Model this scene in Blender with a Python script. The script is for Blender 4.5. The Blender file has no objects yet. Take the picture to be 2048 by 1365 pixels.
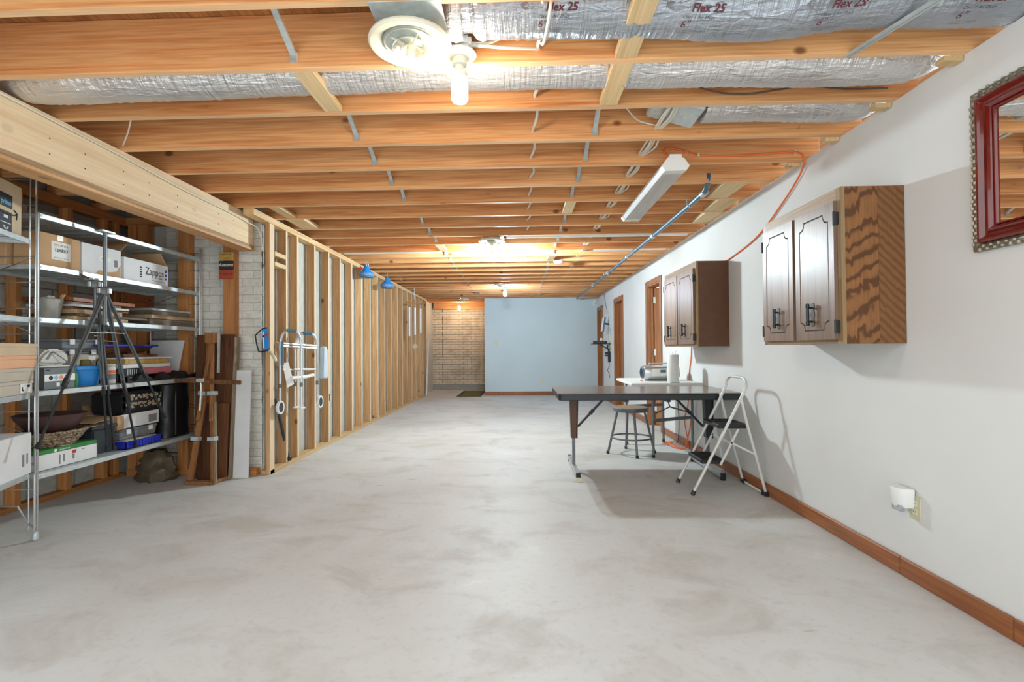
import bpy, bmesh, math, random
from mathutils import Vector, Matrix
C = bpy.context.scene
COL = C.collection
D = bpy.data
RN = random.Random(11)
pi = math.pi

# ------------------------------------------------------------ camera, world, exposure
cam_d = D.cameras.new('camera'); cam = D.objects.new('camera', cam_d); COL.objects.link(cam)
cam.matrix_world = Matrix(((0.99938524, 0.00818636, 0.03408986, 0),
                           (0.03420319, -0.01412819, -0.99931503, 0),
                           (-0.00769913, 0.99986668, -0.0143995, 1.12), (0, 0, 0, 1)))
cam_d.sensor_width = 36; cam_d.lens = 17.684; cam_d.clip_start = 0.05
cam_d.shift_x = 0.00968; cam_d.shift_y = 0.0003
C.camera = cam
C.view_settings.view_transform = 'Standard'; C.view_settings.look = 'None'
C.view_settings.gamma = 1; C.view_settings.use_curve_mapping = False
C.view_settings.exposure = 0.0
w = D.worlds.new('world'); C.world = w; w.use_nodes = True
w.node_tree.nodes['Background'].inputs[0].default_value = (0.92, 1, 1.04, 1)
w.node_tree.nodes['Background'].inputs[1].default_value = 2.4
# lamps: watts-like emission strength and colour of each bulb fitting
BULB_NEAR, BULB_PAIR, BULB_FAR, BULB_NOOK = 190, 1500, 800, 280

# ------------------------------------------------------------ mesh helpers
class MB:
    def __init__(s): s.v = []; s.f = []; s.M = Matrix()
    def add(s, vs, fs):
        o = len(s.v); s.v += [s.M @ Vector(p) for p in vs]; s.f += [[i + o for i in f] for f in fs]; return s
    def box(s, x0, x1, y0, y1, z0, z1):
        return s.add([(x0,y0,z0),(x1,y0,z0),(x1,y1,z0),(x0,y1,z0),(x0,y0,z1),(x1,y0,z1),(x1,y1,z1),(x0,y1,z1)],
                     [(0,3,2,1),(4,5,6,7),(0,1,5,4),(1,2,6,5),(2,3,7,6),(3,0,4,7)])
    def hexa(s, b, t): # bottom and top quads
        return s.add(list(b)+list(t), [(0,3,2,1),(4,5,6,7),(0,1,5,4),(1,2,6,5),(2,3,7,6),(3,0,4,7)])
    def bar(s, a, b, w, h, up=(0,0,1)):
        a = Vector(a); b = Vector(b); d = (b-a).normalized(); u = Vector(up)
        if abs(d.dot(u)) > .98: u = Vector((0,1,0)) if abs(d.y) < .9 else Vector((1,0,0))
        x = d.cross(u).normalized(); y = x.cross(d)
        q = lambda p: [p - x*w/2 - y*h/2, p + x*w/2 - y*h/2, p + x*w/2 + y*h/2, p - x*w/2 + y*h/2]
        return s.hexa(q(a), q(b))
    def tube(s, pts, r, n=8, closed=False):
        P = [Vector(p) for p in pts]; N = len(P); rs = r if isinstance(r, (list, tuple)) else [r]*N
        t0 = (P[1]-P[0]).normalized(); x = t0.orthogonal().normalized(); vs = []
        for i in range(N):
            if closed: t = (P[(i+1) % N]-P[i-1]).normalized()
            elif i == 0: t = t0
            elif i == N-1: t = (P[i]-P[i-1]).normalized()
            else: t = (P[i+1]-P[i-1]).normalized()
            x = (x - t*x.dot(t)).normalized(); y = t.cross(x)
            vs += [P[i] + (x*math.cos(2*pi*k/n) + y*math.sin(2*pi*k/n))*rs[i] for k in range(n)]
        fs = []
        for i in range(N if closed else N-1):
            j = (i+1) % N
            fs += [(i*n+k, i*n+(k+1) % n, j*n+(k+1) % n, j*n+k) for k in range(n)]
        if not closed: fs += [tuple(range(n))[::-1], tuple(range((N-1)*n, N*n))]
        return s.add(vs, fs)
    def lathe(s, prof, c=(0,0,0), n=24, ax='Z', closed=False):
        c = Vector(c); vs = []
        for r, z in prof:
            for k in range(n):
                a = 2*pi*k/n; p = (r*math.cos(a), r*math.sin(a), z)
                if ax == 'X': p = (p[2], p[0], p[1])
                if ax == 'Y': p = (p[1], p[2], p[0])
                vs.append(c + Vector(p))
        fs = [(i*n+k, i*n+(k+1) % n, (i+1)*n+(k+1) % n, (i+1)*n+k) for i in range(len(prof)-1) for k in range(n)]
        m = len(prof)
        if closed: fs += [((m-1)*n+k, (m-1)*n+(k+1) % n, (k+1) % n, k) for k in range(n)]
        else: fs += [tuple(range(n))[::-1], tuple(range((m-1)*n, m*n))]
        return s.add(vs, fs)
    def prism(s, poly, o, u, v, d):
        o = Vector(o); u = Vector(u); v = Vector(v); nn = u.cross(v).normalized()*d; n = len(poly)
        vs = [o + u*a + v*b for a, b in poly]; vs += [p + nn for p in vs]
        return s.add(vs, [tuple(range(n))[::-1], tuple(range(n, 2*n))] + [(i, (i+1) % n, n+(i+1) % n, n+i) for i in range(n)])
    def ball(s, c, r, n=12, sz=1):
        m = n//2
        return s.lathe([(max(1e-4, r*math.sin(pi*i/m)), -r*sz*math.cos(pi*i/m)) for i in range(m+1)], c, n)
WL = {}
def build(name, mb, mat, parent=None, bev=0, smooth=False, loc=None, seg=1):
    me = D.meshes.new(name)
    if parent is None:
        if loc is None and mb.v:
            xs = [p.x for p in mb.v]; ys = [p.y for p in mb.v]; zs = [p.z for p in mb.v]
            loc = ((min(xs)+max(xs))/2, (min(ys)+max(ys))/2, min(zs))
        off = Vector(loc or (0,0,0))
    else: off = WL[parent.name]
    me.from_pydata([p-off for p in mb.v], [], mb.f)
    bm = bmesh.new(); bm.from_mesh(me)
    bmesh.ops.recalc_face_normals(bm, faces=bm.faces)
    if bev:
        es = [e for e in bm.edges if len(e.link_faces) == 2 and e.calc_face_angle(0) > .5]
        bmesh.ops.bevel(bm, geom=es, offset=bev, segments=seg, affect='EDGES', clamp_overlap=True)
    bm.to_mesh(me); bm.free()
    if smooth:
        me.polygons.foreach_set('use_smooth', [True]*len(me.polygons)); me.set_sharp_from_angle(angle=.7)
    o = D.objects.new(name, me); COL.objects.link(o); me.materials.append(mat)
    if parent is None: o.location = off
    else: o.parent = parent
    WL[o.name] = off
    return o
def tag(o, label, cat=None, group=None, kind=None):
    o['label'] = label
    if cat: o['category'] = cat
    if group: o['group'] = group
    if kind: o['kind'] = kind
    return o
def thing(name, label, cat, loc, group=None, kind=None):
    o = D.objects.new(name, None); COL.objects.link(o); o.location = loc; o.empty_display_size = .05
    WL[o.name] = Vector(loc); return tag(o, label, cat, group, kind)
def one(name, mb, mat, label, cat, group=None, kind=None, **k):
    return tag(build(name, mb, mat, None, **k), label, cat, group, kind)
def inst(src, name, parent, off=(0,0,0), rot=None, sc=None):
    o = src.copy(); o.name = name; COL.objects.link(o); o.parent = parent; o.location = off
    if rot: o.rotation_euler = rot
    if sc: o.scale = sc
    WL[o.name] = WL[parent.name]; return o
def bx(*a): return MB().box(*a)
def spline(pts, n=8):
    P = [Vector(p) for p in pts]; P = [P[0]*2-P[1]] + P + [P[-1]*2-P[-2]]; out = []
    for i in range(1, len(P)-2):
        for k in range(n):
            t = k/n; a, b, c, d = P[i-1:i+3]
            out.append(.5*((2*b)+(c-a)*t+(2*a-5*b+4*c-d)*t*t+(3*b-a-3*c+d)*t**3))
    return out + [P[-2]]
def text(s, size, o, u, v, mat, parent, name='lettering', align='CENTER', mapf=None, shear=0, sx=1, bold=0):
    cu = D.curves.new('lettering', 'FONT'); cu.body = s; cu.size = size; cu.align_x = align; cu.align_y = 'CENTER'
    cu.shear = shear; cu.offset = bold; cu.resolution_u = 2
    t = D.objects.new('lettering_src', cu); me0 = D.meshes.new_from_object(t)
    o = Vector(o); u = Vector(u).normalized(); v = Vector(v).normalized(); nn = u.cross(v)*.0012
    m = MB(); vs = [mapf(p.co.x*sx, p.co.y) if mapf else o + u*p.co.x*sx + v*p.co.y + nn for p in me0.vertices]
    m.add(vs, [tuple(p.vertices) for p in me0.polygons])
    D.objects.remove(t); D.curves.remove(cu); D.meshes.remove(me0)
    return build(name, m, mat, parent)

# ------------------------------------------------------------ materials
def S(r, g, b):
    f = lambda c: (c/255/12.92) if c <= 10 else ((c/255+.055)/1.055)**2.4
    return (f(r), f(g), f(b), 1)
class NT:
    def __init__(s, name):
        s.m = D.materials.new(name); s.m.use_nodes = True; s.t = s.m.node_tree
        s.b = s.t.nodes['Principled BSDF']; s.x = s('ShaderNodeTexCoord').outputs['Object']
    def __call__(s, kind, **k):
        n = s.t.nodes.new(kind)
        for a, v in k.items(): setattr(n, a, v)
        return n
    def L(s, a, b): s.t.links.new(a, b)
    def math(s, op, a, b=0.0):
        n = s('ShaderNodeMath', operation=op)
        for i, v in enumerate((a, b)):
            if isinstance(v, (int, float)): n.inputs[i].default_value = v
            else: s.L(v, n.inputs[i])
        return n.outputs[0]
    def shifted(s, amt=9.0):
        oi = s('ShaderNodeObjectInfo'); va = s('ShaderNodeVectorMath', operation='SCALE')
        va.inputs[0].default_value = (amt, amt*1.7, amt*.6); s.L(oi.outputs['Random'], va.inputs['Scale'])
        ad = s('ShaderNodeVectorMath', operation='ADD'); s.L(s.x, ad.inputs[0]); s.L(va.outputs[0], ad.inputs[1])
        s.x = ad.outputs[0]; s.rnd = oi.outputs['Random']; return s
    def scaled(s, sc):
        n = s('ShaderNodeVectorMath', operation='MULTIPLY'); s.L(s.x, n.inputs[0]); n.inputs[1].default_value = sc; return n.outputs[0]
    def noise(s, vec, scale=1, detail=3, dist=0, rough=.5):
        n = s('ShaderNodeTexNoise'); s.L(vec, n.inputs['Vector']); n.inputs['Scale'].default_value = scale
        n.inputs['Detail'].default_value = detail; n.inputs['Distortion'].default_value = dist; n.inputs['Roughness'].default_value = rough
        return n.outputs[0]
    def ramp(s, fac, stops):
        n = s('ShaderNodeValToRGB'); s.L(fac, n.inputs[0]); e = n.color_ramp.elements
        while len(e) < len(stops): e.new(.5)
        for i, (p, c) in enumerate(stops): e[i].position = p; e[i].color = c if len(c) == 4 else (*c, 1)
        return n.outputs[0]
    def mix(s, fac, a, b, mode='MIX'):
        n = s('ShaderNodeMix', data_type='RGBA', blend_type=mode)
        if isinstance(fac, (int, float)): n.inputs[0].default_value = fac
        else: s.L(fac, n.inputs[0])
        for i, v in ((6, a), (7, b)):
            if isinstance(v, tuple): n.inputs[i].default_value = v
            else: s.L(v, n.inputs[i])
        return n.outputs[2]
    def col(s, c): s.L(c, s.b.inputs['Base Color'])
    def bump(s, h, k=.3, d=.01):
        n = s('ShaderNodeBump'); n.inputs['Strength'].default_value = k; n.inputs['Distance'].default_value = d
        s.L(h, n.inputs['Height']); s.L(n.outputs[0], s.b.inputs['Normal'])
    def set(s, rough=None, metal=None, spec=None, trans=None, alpha=None, ior=None, coat=None):
        for k, v in (('Roughness', rough), ('Metallic', metal), ('Specular IOR Level', spec), ('Transmission Weight', trans), ('Alpha', alpha), ('IOR', ior), ('Coat Weight', coat)):
            if v is not None: s.b.inputs[k].default_value = v
        return s
def tint(c, k): return (min(1, c[0]*k), min(1, c[1]*k), min(1, c[2]*k), 1)
def plain(name, c, rough=.5, metal=0, var=.08, scale=7, bump=0, bs=90, **k):
    n = NT(name); n.set(rough=rough, metal=metal, **k)
    f = n.noise(n.x, scale, 4)
    n.col(n.ramp(f, [(.3, tint(c, 1-var)), (.7, tint(c, 1+var))]))
    if bump: n.bump(n.noise(n.x, bs, 3), bump, .004)
    return n.m
def wood(name, light, mid, dark, axis=0, knots=1.0, rough=.6, fig=1.0, oscale=1.0, spec=.3, edge=None):
    n = NT(name).shifted(); n.set(rough=rough, spec=spec)
    def sc(a, c): v = [c*oscale]*3; v[axis] = a*oscale; return n.scaled(tuple(v))
    f1 = n.noise(sc(.45*fig, 13*fig), 1.6, 5, 1.1, .6)
    f2 = n.noise(sc(3, 95), 1, 3)
    f3 = n.noise(sc(.35, 1.6), 1, 3, .3)
    base = n.ramp(f1, [(.28, dark), (.40, mid), (.56, light), (.70, mid)])
    base = n.mix(.35, base, n.ramp(f3, [(.35, dark), (.65, light)]))
    base = n.mix(n.math('MULTIPLY', n.math('SUBTRACT', .62, f2), 1.5), base, dark)
    if knots:
        v = n('ShaderNodeTexVoronoi'); n.L(sc(3.4, 5.4), v.inputs['Vector']); v.inputs['Scale'].default_value = 1
        k = n.ramp(v.outputs['Distance'], [(.07, (1,1,1,1)), (.13, (0,0,0,1))])
        keep = n.math('GREATER_THAN', n.noise(sc(.8, 1.3), 1.3, 1), .43)
        base = n.mix(n.math('MULTIPLY', n.math('MULTIPLY', k, keep), .85*knots), base, tint(dark, .38))
    br = n.math('ADD', n.math('MULTIPLY', n.rnd, .26), .87)
    hs = n('ShaderNodeHueSaturation'); n.L(br, hs.inputs['Value']); n.L(base, hs.inputs['Color'])
    out = hs.outputs[0]
    if edge:                                            # narrow lumber edges tinted paler: bulb and floor light put into the colour
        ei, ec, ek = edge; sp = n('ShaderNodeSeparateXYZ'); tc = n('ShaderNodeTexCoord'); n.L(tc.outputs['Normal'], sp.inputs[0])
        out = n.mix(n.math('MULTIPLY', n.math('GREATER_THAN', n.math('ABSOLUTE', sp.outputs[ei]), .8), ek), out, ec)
    n.col(out); n.bump(f2, .12, .002)
    return n.m
def foil(name, c=(.80,.80,.80,1), rough=.28, axis=0):
    n = NT(name).shifted(); n.set(rough=rough, metal=.72)
    v = [40.0]*3; v[axis] = 9.0; vv = [6.0]*3; vv[axis] = 60.0
    h = n.math('ADD', n.noise(n.scaled(tuple(v)), 1, 4, .8), n.math('MULTIPLY', n.noise(n.scaled(tuple(vv)), 1, 3), .7))
    n.col(n.ramp(n.noise(n.x, 5, 4), [(.3, tint(c, .88)), (.7, tint(c, 1.05))])); n.bump(h, .8, .014)
    return n.m
def emit(name, c, k):
    n = NT(name); n.b.inputs['Base Color'].default_value = (.9,.9,.9,1)
    n.b.inputs['Emission Color'].default_value = c; n.b.inputs['Emission Strength'].default_value = k; return n.m
def paint_brick(name, c, dirt, rough=.7):
    n = NT(name).shifted(); n.set(rough=rough)
    f = n.noise(n.x, 3.2, 5, .4); g = n.noise(n.x, 40, 3)
    hs = n('ShaderNodeHueSaturation'); n.L(n.math('ADD', n.math('MULTIPLY', n.rnd, .14), .93), hs.inputs['Value'])
    n.L(n.mix(n.math('MULTIPLY', n.ramp(f, [(.45, (0,0,0,1)), (.75, (1,1,1,1))]), .6), c, dirt), hs.inputs['Color'])
    n.col(hs.outputs[0]); n.bump(g, .5, .004); return n.m

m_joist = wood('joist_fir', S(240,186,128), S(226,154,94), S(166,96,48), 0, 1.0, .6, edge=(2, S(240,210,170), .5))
m_joist_y = wood('fir_along_y', S(226,184,134), S(208,158,104), S(170,112,66), 1, .6, .6)
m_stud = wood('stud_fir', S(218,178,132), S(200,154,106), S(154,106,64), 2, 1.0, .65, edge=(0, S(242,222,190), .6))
m_stud2 = wood('stud_alcove_fir', S(226,164,104), S(210,138,78), S(158,94,48), 2, .8, .65)
m_plate = wood('plate_fir', S(226,196,150), S(212,176,126), S(182,138,88), 1, .6, .65)
m_plate_x = wood('plate_alcove_fir', S(200,140,84), S(180,116,64), S(140,84,42), 0, .5, .65)
m_plate_y2 = wood('sill_alcove_fir', S(200,140,84), S(180,116,64), S(140,84,42), 1, .5, .65)
m_beam = wood('beam_plywood', S(246,222,184), S(240,210,168), S(222,186,140), 1, .25, .6, .5)
m_beam_dark = wood('beam_edge', S(200,168,126), S(170,140,104), S(128,104,76), 1, 0, .7)
m_block = wood('blocking_pine', S(234,208,162), S(222,192,144), S(196,158,108), 1, .6, .65)
m_sub = wood('subfloor_board', S(176,122,72), S(150,98,54), S(112,68,36), 1, .5, .75)
m_oak = wood('dark_oak', S(150,108,66), S(122,84,50), S(78,48,26), 2, 0, .42, 1.6, spec=.4)
m_oak_door = wood('oak_door', S(150,122,100), S(128,100,80), S(84,60,46), 2, 0, .36, 1.8, spec=.5)
def zebra(name, ps, dist, dia, c1, c2):
    n = NT(name); n.set(rough=.42, spec=.4)
    wv = n('ShaderNodeTexWave', wave_type='BANDS', bands_direction='Z'); n.L(n.scaled((dia, 1, 1)), wv.inputs['Vector'])
    wv.inputs['Scale'].default_value = ps; wv.inputs['Distortion'].default_value = dist; wv.inputs['Detail'].default_value = 2.5; wv.inputs['Detail Scale'].default_value = 1.1; wv.inputs['Detail Roughness'].default_value = .55
    sk = n('ShaderNodeVectorMath', operation='DOT_PRODUCT'); n.L(n.x, sk.inputs[0]); sk.inputs[1].default_value = (-dia, 0, 1)
    cb = n('ShaderNodeCombineXYZ'); n.L(n.noise(n.scaled((9, 9, 3)), 1, 2), cb.inputs[0]); n.L(sk.outputs['Value'], cb.inputs[2]); n.L(cb.outputs[0], wv.inputs['Vector'])
    fine = n.noise(n.scaled((140, 140, 5)), 1, 2)
    c = n.ramp(wv.outputs['Fac'], [(.12, c2), (.42, c1), (1, tint(c1, 1.12))])
    n.col(n.mix(n.math('MULTIPLY', n.math('SUBTRACT', .6, fine), 1.3), c, c2)); return n.m
m_zebra = zebra('oak_cathedral', 3.6, 9.0, .5, S(140,94,54), S(92,58,31))
m_zebra2 = zebra('oak_veneer_strip', 7.0, 3.5, -1.0, S(126,84,47), S(108,70,38))
m_oak_dark = plain('oak_dark_side', S(96,62,38), .5, 0, .12, 14)
m_oak_y = wood('oak_rail', S(172,146,112), S(150,122,90), S(110,84,58), 1, 0, .4, 1.4)
m_trim = wood('trim_stain', S(170,104,54), S(148,84,40), S(106,56,24), 1, 0, .32, 1, spec=.5)
m_case = wood('casing_oak', S(178,116,62), S(154,94,48), S(108,60,28), 2, 0, .38, 1.2, spec=.5)
m_board = wood('stained_board', S(128,84,54), S(100,62,40), S(60,36,24), 2, .5, .45, 1.2)
m_frame_wood = wood('old_tripod_wood', S(178,124,76), S(152,100,58), S(104,64,36), 2, 0, .5, 1.5)
m_wood_grey = wood('weathered_strip', S(170,150,122), S(140,120,96), S(100,84,66), 2, 0, .6, 1.5)
m_chrome = plain('chrome_wire', S(205,207,208), .25, .9, .05)
m_galv = plain('galvanised', S(196,204,204), .38, .45, .12, 30)
m_zinc = plain('shelf_zinc', S(205,212,212), .38, .55, .10, 25)
m_alu = plain('brushed_aluminium', S(206,210,212), .3, .7, .05)
m_conduit = plain('painted_conduit', S(104,130,146), .35, .6, .1, 12)
m_black = plain('black_plastic', S(30,31,32), .45, 0, .1)
m_blackm = plain('black_metal', S(46,48,50), .38, .3, .1)
m_greym = plain('grey_metal', S(112,116,118), .4, .4, .08)
m_rubber = plain('black_rubber', S(24,24,24), .7, 0, .1)
m_white = plain('white_plastic', S(232,232,228), .4, 0, .03)
m_cream = plain('cream_enamel', S(226,220,198), .35, 0, .03)
m_ivory = plain('ivory_plastic', S(206,200,170), .4, 0, .04)
m_porc = plain('porcelain', S(232,228,210), .25, 0, .02)
m_cable = plain('white_cable', S(222,220,206), .5, 0, .05)
m_cableg = plain('grey_cable', S(92,78,66), .6, 0, .05)
m_orange = plain('orange_cord', S(236,116,56), .45, 0, .06)
m_card = plain('kraft_card', S(196,158,116), .8, 0, .07, 5, .1)
m_card2 = plain('pale_card', S(206,184,152), .8, 0, .06, 5, .1)
m_cardg = plain('grey_card', S(192,182,166), .8, 0, .06, 5, .1)
m_peach = plain('peach_card', S(226,176,138), .8, 0, .04, 5, .1)
m_cardw = plain('white_card', S(222,222,222), .7, 0, .05, 6, .08)
m_print = plain('dark_print', S(46,44,48), .7, 0, .05)
m_printg = plain('grey_print', S(128,126,126), .7, 0, .05)
m_printr = plain('maroon_print', S(104,38,50), .6, 0, .05)
m_green = plain('green_print', S(46,128,62), .6, 0, .06)
m_blue = plain('blue_plastic', S(44,138,216), .3, 0, .06)
m_blued = plain('deep_blue_plastic', S(40,54,178), .35, 0, .06)
m_red = plain('red_plastic', S(190,50,44), .4, 0, .06)
m_tape = plain('clear_tape', S(204,180,140), .25, 0, .03)
m_label = plain('paper_label', S(236,236,232), .7, 0, .03)
m_pink = plain('pink_folder', S(214,120,128), .6, 0, .05)
m_dark_bin = plain('charcoal_bin', S(50,56,62), .45, 0, .08)
m_bag = plain('black_fabric', S(22,22,25), .6, 0, .2, 20, .3, 40)
m_bowl = plain('dark_bowl', S(76,52,50), .45, 0, .2, 10)
m_silver = plain('silver_leaf', S(120,112,98), .4, .5, .25, 60, .8, 70)
m_leaf = plain('bright_silver_leaf', S(172,164,148), .3, .6, .15, 40)
m_maple = plain('mahogany_gloss', S(108,22,18), .12, 0, .18, 9, coat=.6)
m_tin = plain('tin_pail', S(196,196,190), .34, .7, .15, 12)
m_tan = plain('tan_print', S(190,150,70), .6, 0, .15, 40)
m_teal = plain('teal_plastic', S(70,110,130), .5, 0, .1)

n = NT('drywall_paint'); n.set(rough=.62, spec=.35)
n.col(n.ramp(n.noise(n.x, 1.3, 4), [(.35, S(218,218,216)), (.65, S(224,224,222))])); n.bump(n.noise(n.x, 160, 2), .06, .002); m_wall = n.m
n = NT('blue_grey_paint'); n.set(rough=.6)
n.col(n.ramp(n.noise(n.x, 1.3, 4), [(.35, S(196,212,216)), (.65, S(202,217,221))])); m_wall_blue = n.m
n = NT('concrete_floor'); n.set(rough=.5, spec=.3)
a1 = n.noise(n.x, .6, 6, .6, .6); a2 = n.noise(n.scaled((1.5, 2.2, 1)), 1.3, 7, .7, .68); a3 = n.noise(n.x, 30, 4); a4 = n.noise(n.scaled((2.2, 7, 1)), 1.0, 3, .6)
c = n.ramp(a1, [(.30, S(196,193,187)), (.5, S(207,207,204)), (.68, S(214,215,214))])
c = n.mix(n.ramp(a2, [(.34, (.55,.55,.55,1)), (.50, (0,0,0,1))]), c, S(180,175,166))
c = n.mix(n.ramp(a2, [(.60, (0,0,0,1)), (.78, (.6,.6,.6,1))]), c, S(226,227,226))
c = n.mix(n.ramp(a4, [(.715, (0,0,0,1)), (.76, (.5,.5,.5,1))]), c, S(140,136,128))
c = n.mix(n.math('MULTIPLY', n.ramp(a3, [(.34, (1,1,1,1)), (.44, (0,0,0,1))]), .12), c, S(150,146,138))
n.col(c); n.L(n.ramp(a2, [(.3, (.60,.60,.60,1)), (.7, (.46,.46,.46,1))]), n.b.inputs['Roughness'])
n.bump(n.math('ADD', a2, n.math('MULTIPLY', a3, .25)), .10, .005); m_floor = n.m
m_brick = paint_brick('white_painted_brick', S(230,228,218), S(190,186,170))
m_blockg = paint_brick('grey_concrete_block', S(200,202,196), S(150,150,142))
m_mortar = plain('painted_mortar', S(188,187,178), .8, 0, .08, 12, .3)
m_mortarg = plain('grey_mortar', S(146,146,140), .8, 0, .08, 12, .3)
m_brickf = paint_brick('far_brick', S(206,190,166), S(126,112,98))
m_foil = foil('foil_jacket', S(226,224,222), .34); m_flex = foil('grey_flex_jacket', S(184,190,198), .40)
n = NT('mirror_glass'); n.set(rough=.01, metal=1); n.col(n.ramp(n.noise(n.x, 2, 2), [(0, (.9,.9,.9,1)), (1, (.92,.92,.92,1))])); m_mirror = n.m
n = NT('clear_plastic'); n.set(rough=.12, trans=.75, ior=1.3); n.col(n.ramp(n.noise(n.x, 6, 2), [(.3, S(214,220,226)), (.7, S(226,230,234))])); m_clear = n.m
n = NT('frosted_lens'); n.set(rough=.35, trans=.35, ior=1.35); n.col(n.ramp(n.noise(n.scaled((90, 4, 90)), 1, 2), [(.3, S(214,212,206)), (.7, S(234,232,226))])); m_lens = n.m
n = NT('table_laminate'); n.set(rough=.2, spec=.5); n.col(n.ramp(n.noise(n.scaled((2, 60, 2)), 1, 4, .4), [(.3, S(112,98,88)), (.7, S(132,116,104))])); m_lam = n.m
n = NT('floral_fabric'); n.set(rough=.8); v = n('ShaderNodeTexVoronoi'); n.L(n.x, v.inputs['Vector']); v.inputs['Scale'].default_value = 38
n.col(n.ramp(v.outputs['Distance'], [(.0, S(206,150,120)), (.25, S(150,70,90)), (.4, S(190,190,150)), (.55, S(24,22,28))])); m_floral = n.m
n = NT('wicker_rope'); n.set(rough=.7); n.col(n.ramp(n.noise(n.x, 70, 3), [(.35, S(40,32,28)), (.55, S(150,126,100)), (.7, S(196,176,148))])); m_wick = n.m
n = NT('door_mat'); n.set(rough=.9); n.col(n.ramp(n.noise(n.scaled((120, 18, 1)), 1, 3), [(.35, S(60,58,28)), (.65, S(128,120,66))])); m_mat = n.m
n = NT('mottled_camo'); n.set(rough=.5); n.col(n.ramp(n.noise(n.x, 40, 3), [(.4, S(40,42,42)), (.5, S(120,124,96)), (.6, S(60,66,60))])); m_camo = n.m
# ------------------------------------------------------------ setting
XL, XR, H = -2.247, 1.867, 2.331
XA, YA, YF, YN = -3.64, 4.53, 12.06, 13.62      # alcove side wall, alcove end wall, far drywall, far brick wall
YB = 0.45
JY = lambda k: 2.148 + .4064*k                   # far face of joist k
def st(o, label, cat='wall'): return tag(o, label, cat, kind='structure')

st(build('floor', bx(XA-.2, 3.2, -.4, YN+.2, -.12, 0), m_floor, loc=(0,0,0)), 'pale grey trowelled concrete slab of the basement', 'floor')

# right wall with three door openings
doors = [(6.70, 7.36, 2.0), (9.13, 9.84, 2.0), (11.33, 11.94, 2.0)]
m = MB(); y = YB
for a, b, h in doors:
    m.box(XR, XR+.115, y, a, 0, H); m.box(XR, XR+.115, a, b, h, H); y = b
m.box(XR, XR+.115, y, YN+.1, 0, H)
st(build('wall_right', m, m_wall, loc=(0,0,0)), 'long white painted drywall with two cabinets and three doors')
m = MB().box(3.0, 3.1, 6, YN, 0, H)
st(build('wall_beyond', m, m_wall, loc=(0,0,0)), 'pale wall of the side room seen through the open door')
# far drywall and its return
m = MB().box(-.83, XR, YF, YF+.11, 0, H)
st(build('wall_far', m, m_wall_blue, loc=(0,0,0)), 'pale blue-grey drywall closing the room beside the brick recess')
m = MB().box(-.83, -.72, YF+.11, YN, 0, H)
st(build('wall_return', m, m_wall, loc=(0,0,0)), 'short return wall at the edge of the far drywall')

# brick walls: real bricks, shared mesh, in a bond
def brick_wall(root, mat, axis, fix, a0, a1, z1, bw, bh, joint, proud, first=0, name='brick', z0=0):
    src = None; hl = bh-joint; i = 0; z = z0 + joint; rows = 0
    while z + hl < z1 + .001:
        a = a0 - (bw*.5 if rows % 2 else 0)
        while a < a1 - .02:
            s0, s1 = max(a, a0), min(a+bw-joint, a1)
            if s1 - s0 > .02:
                if src is None:
                    src = build(name, bx(-.5,.5,-.5,.5,-.5,.5), mat, root, bev=0); o = src
                else: o = inst(src, name, root)
                d = proud + RN.uniform(-.002, .002); L = s1-s0
                if axis == 'X': o.location = ((s0+s1)/2, fix - d/2 + .01, z + hl/2); o.scale = (L, d+.02, hl)
                else: o.location = (fix + d/2 - .01, (s0+s1)/2, z + hl/2); o.scale = (d+.02, L, hl)
            a += bw
        z += bh; rows += 1
wl = st(build('wall_alcove_end', bx(XA-.15, XL-.11, YA, YA+.12, 0, 2.6), m_mortar, loc=(0,0,0)), 'white painted brick end wall of the storage alcove')
brick_wall(wl, m_brick, 'X', YA, -3.25, XL-.11, 2.33, .205, .074, .007, .006)
wl = st(build('wall_alcove_side', bx(XA-.15, XA, YB-.1, YA+.1, 0, 2.6), m_mortarg, loc=(0,0,0)), 'grey concrete block wall behind the shelving racks')
brick_wall(wl, m_blockg, 'Y', XA, 2.4, YA, 2.35, .40, .2, .012, .008, name='concrete_block')
# far brick wall, bricks a few pixels tall: one mesh
wl = st(build('wall_brick_far', bx(XL-.3, -.7, YN, YN+.12, 0, 2.6), m_mortarg, loc=(0,0,0)), 'stained brick wall in the warm lit far recess')
m = MB(); z = .16; r = 0
while z < 2.22:
    x = -2.4 - (.11 if r % 2 else 0)
    while x < -.72:
        d = RN.uniform(.008, .018); m.box(x, min(x+.213, -.72), YN-d, YN+.01, z, z+.056); x += .22
    z += .068; r += 1
tag(build('bricks', m, m_brickf, wl), 'courses of stained far bricks', kind='stuff')
build('base_band', bx(-2.4, -.72, YN-.02, YN+.01, 0, .155), m_mortarg, wl)
build('vertical_groove', bx(-2.085, -2.07, YN-.014, YN+.01, .12, 2.22), m_print, wl)
build('vertical_strip', bx(-1.02, -.99, YN-.018, YN+.01, .12, 2.22), m_mortar, wl)
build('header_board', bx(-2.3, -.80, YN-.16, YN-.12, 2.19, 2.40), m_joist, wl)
build('edge_board', bx(-.845, -.80, YN-.10, YN-.01, 0, 2.33), m_stud, wl)

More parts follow.
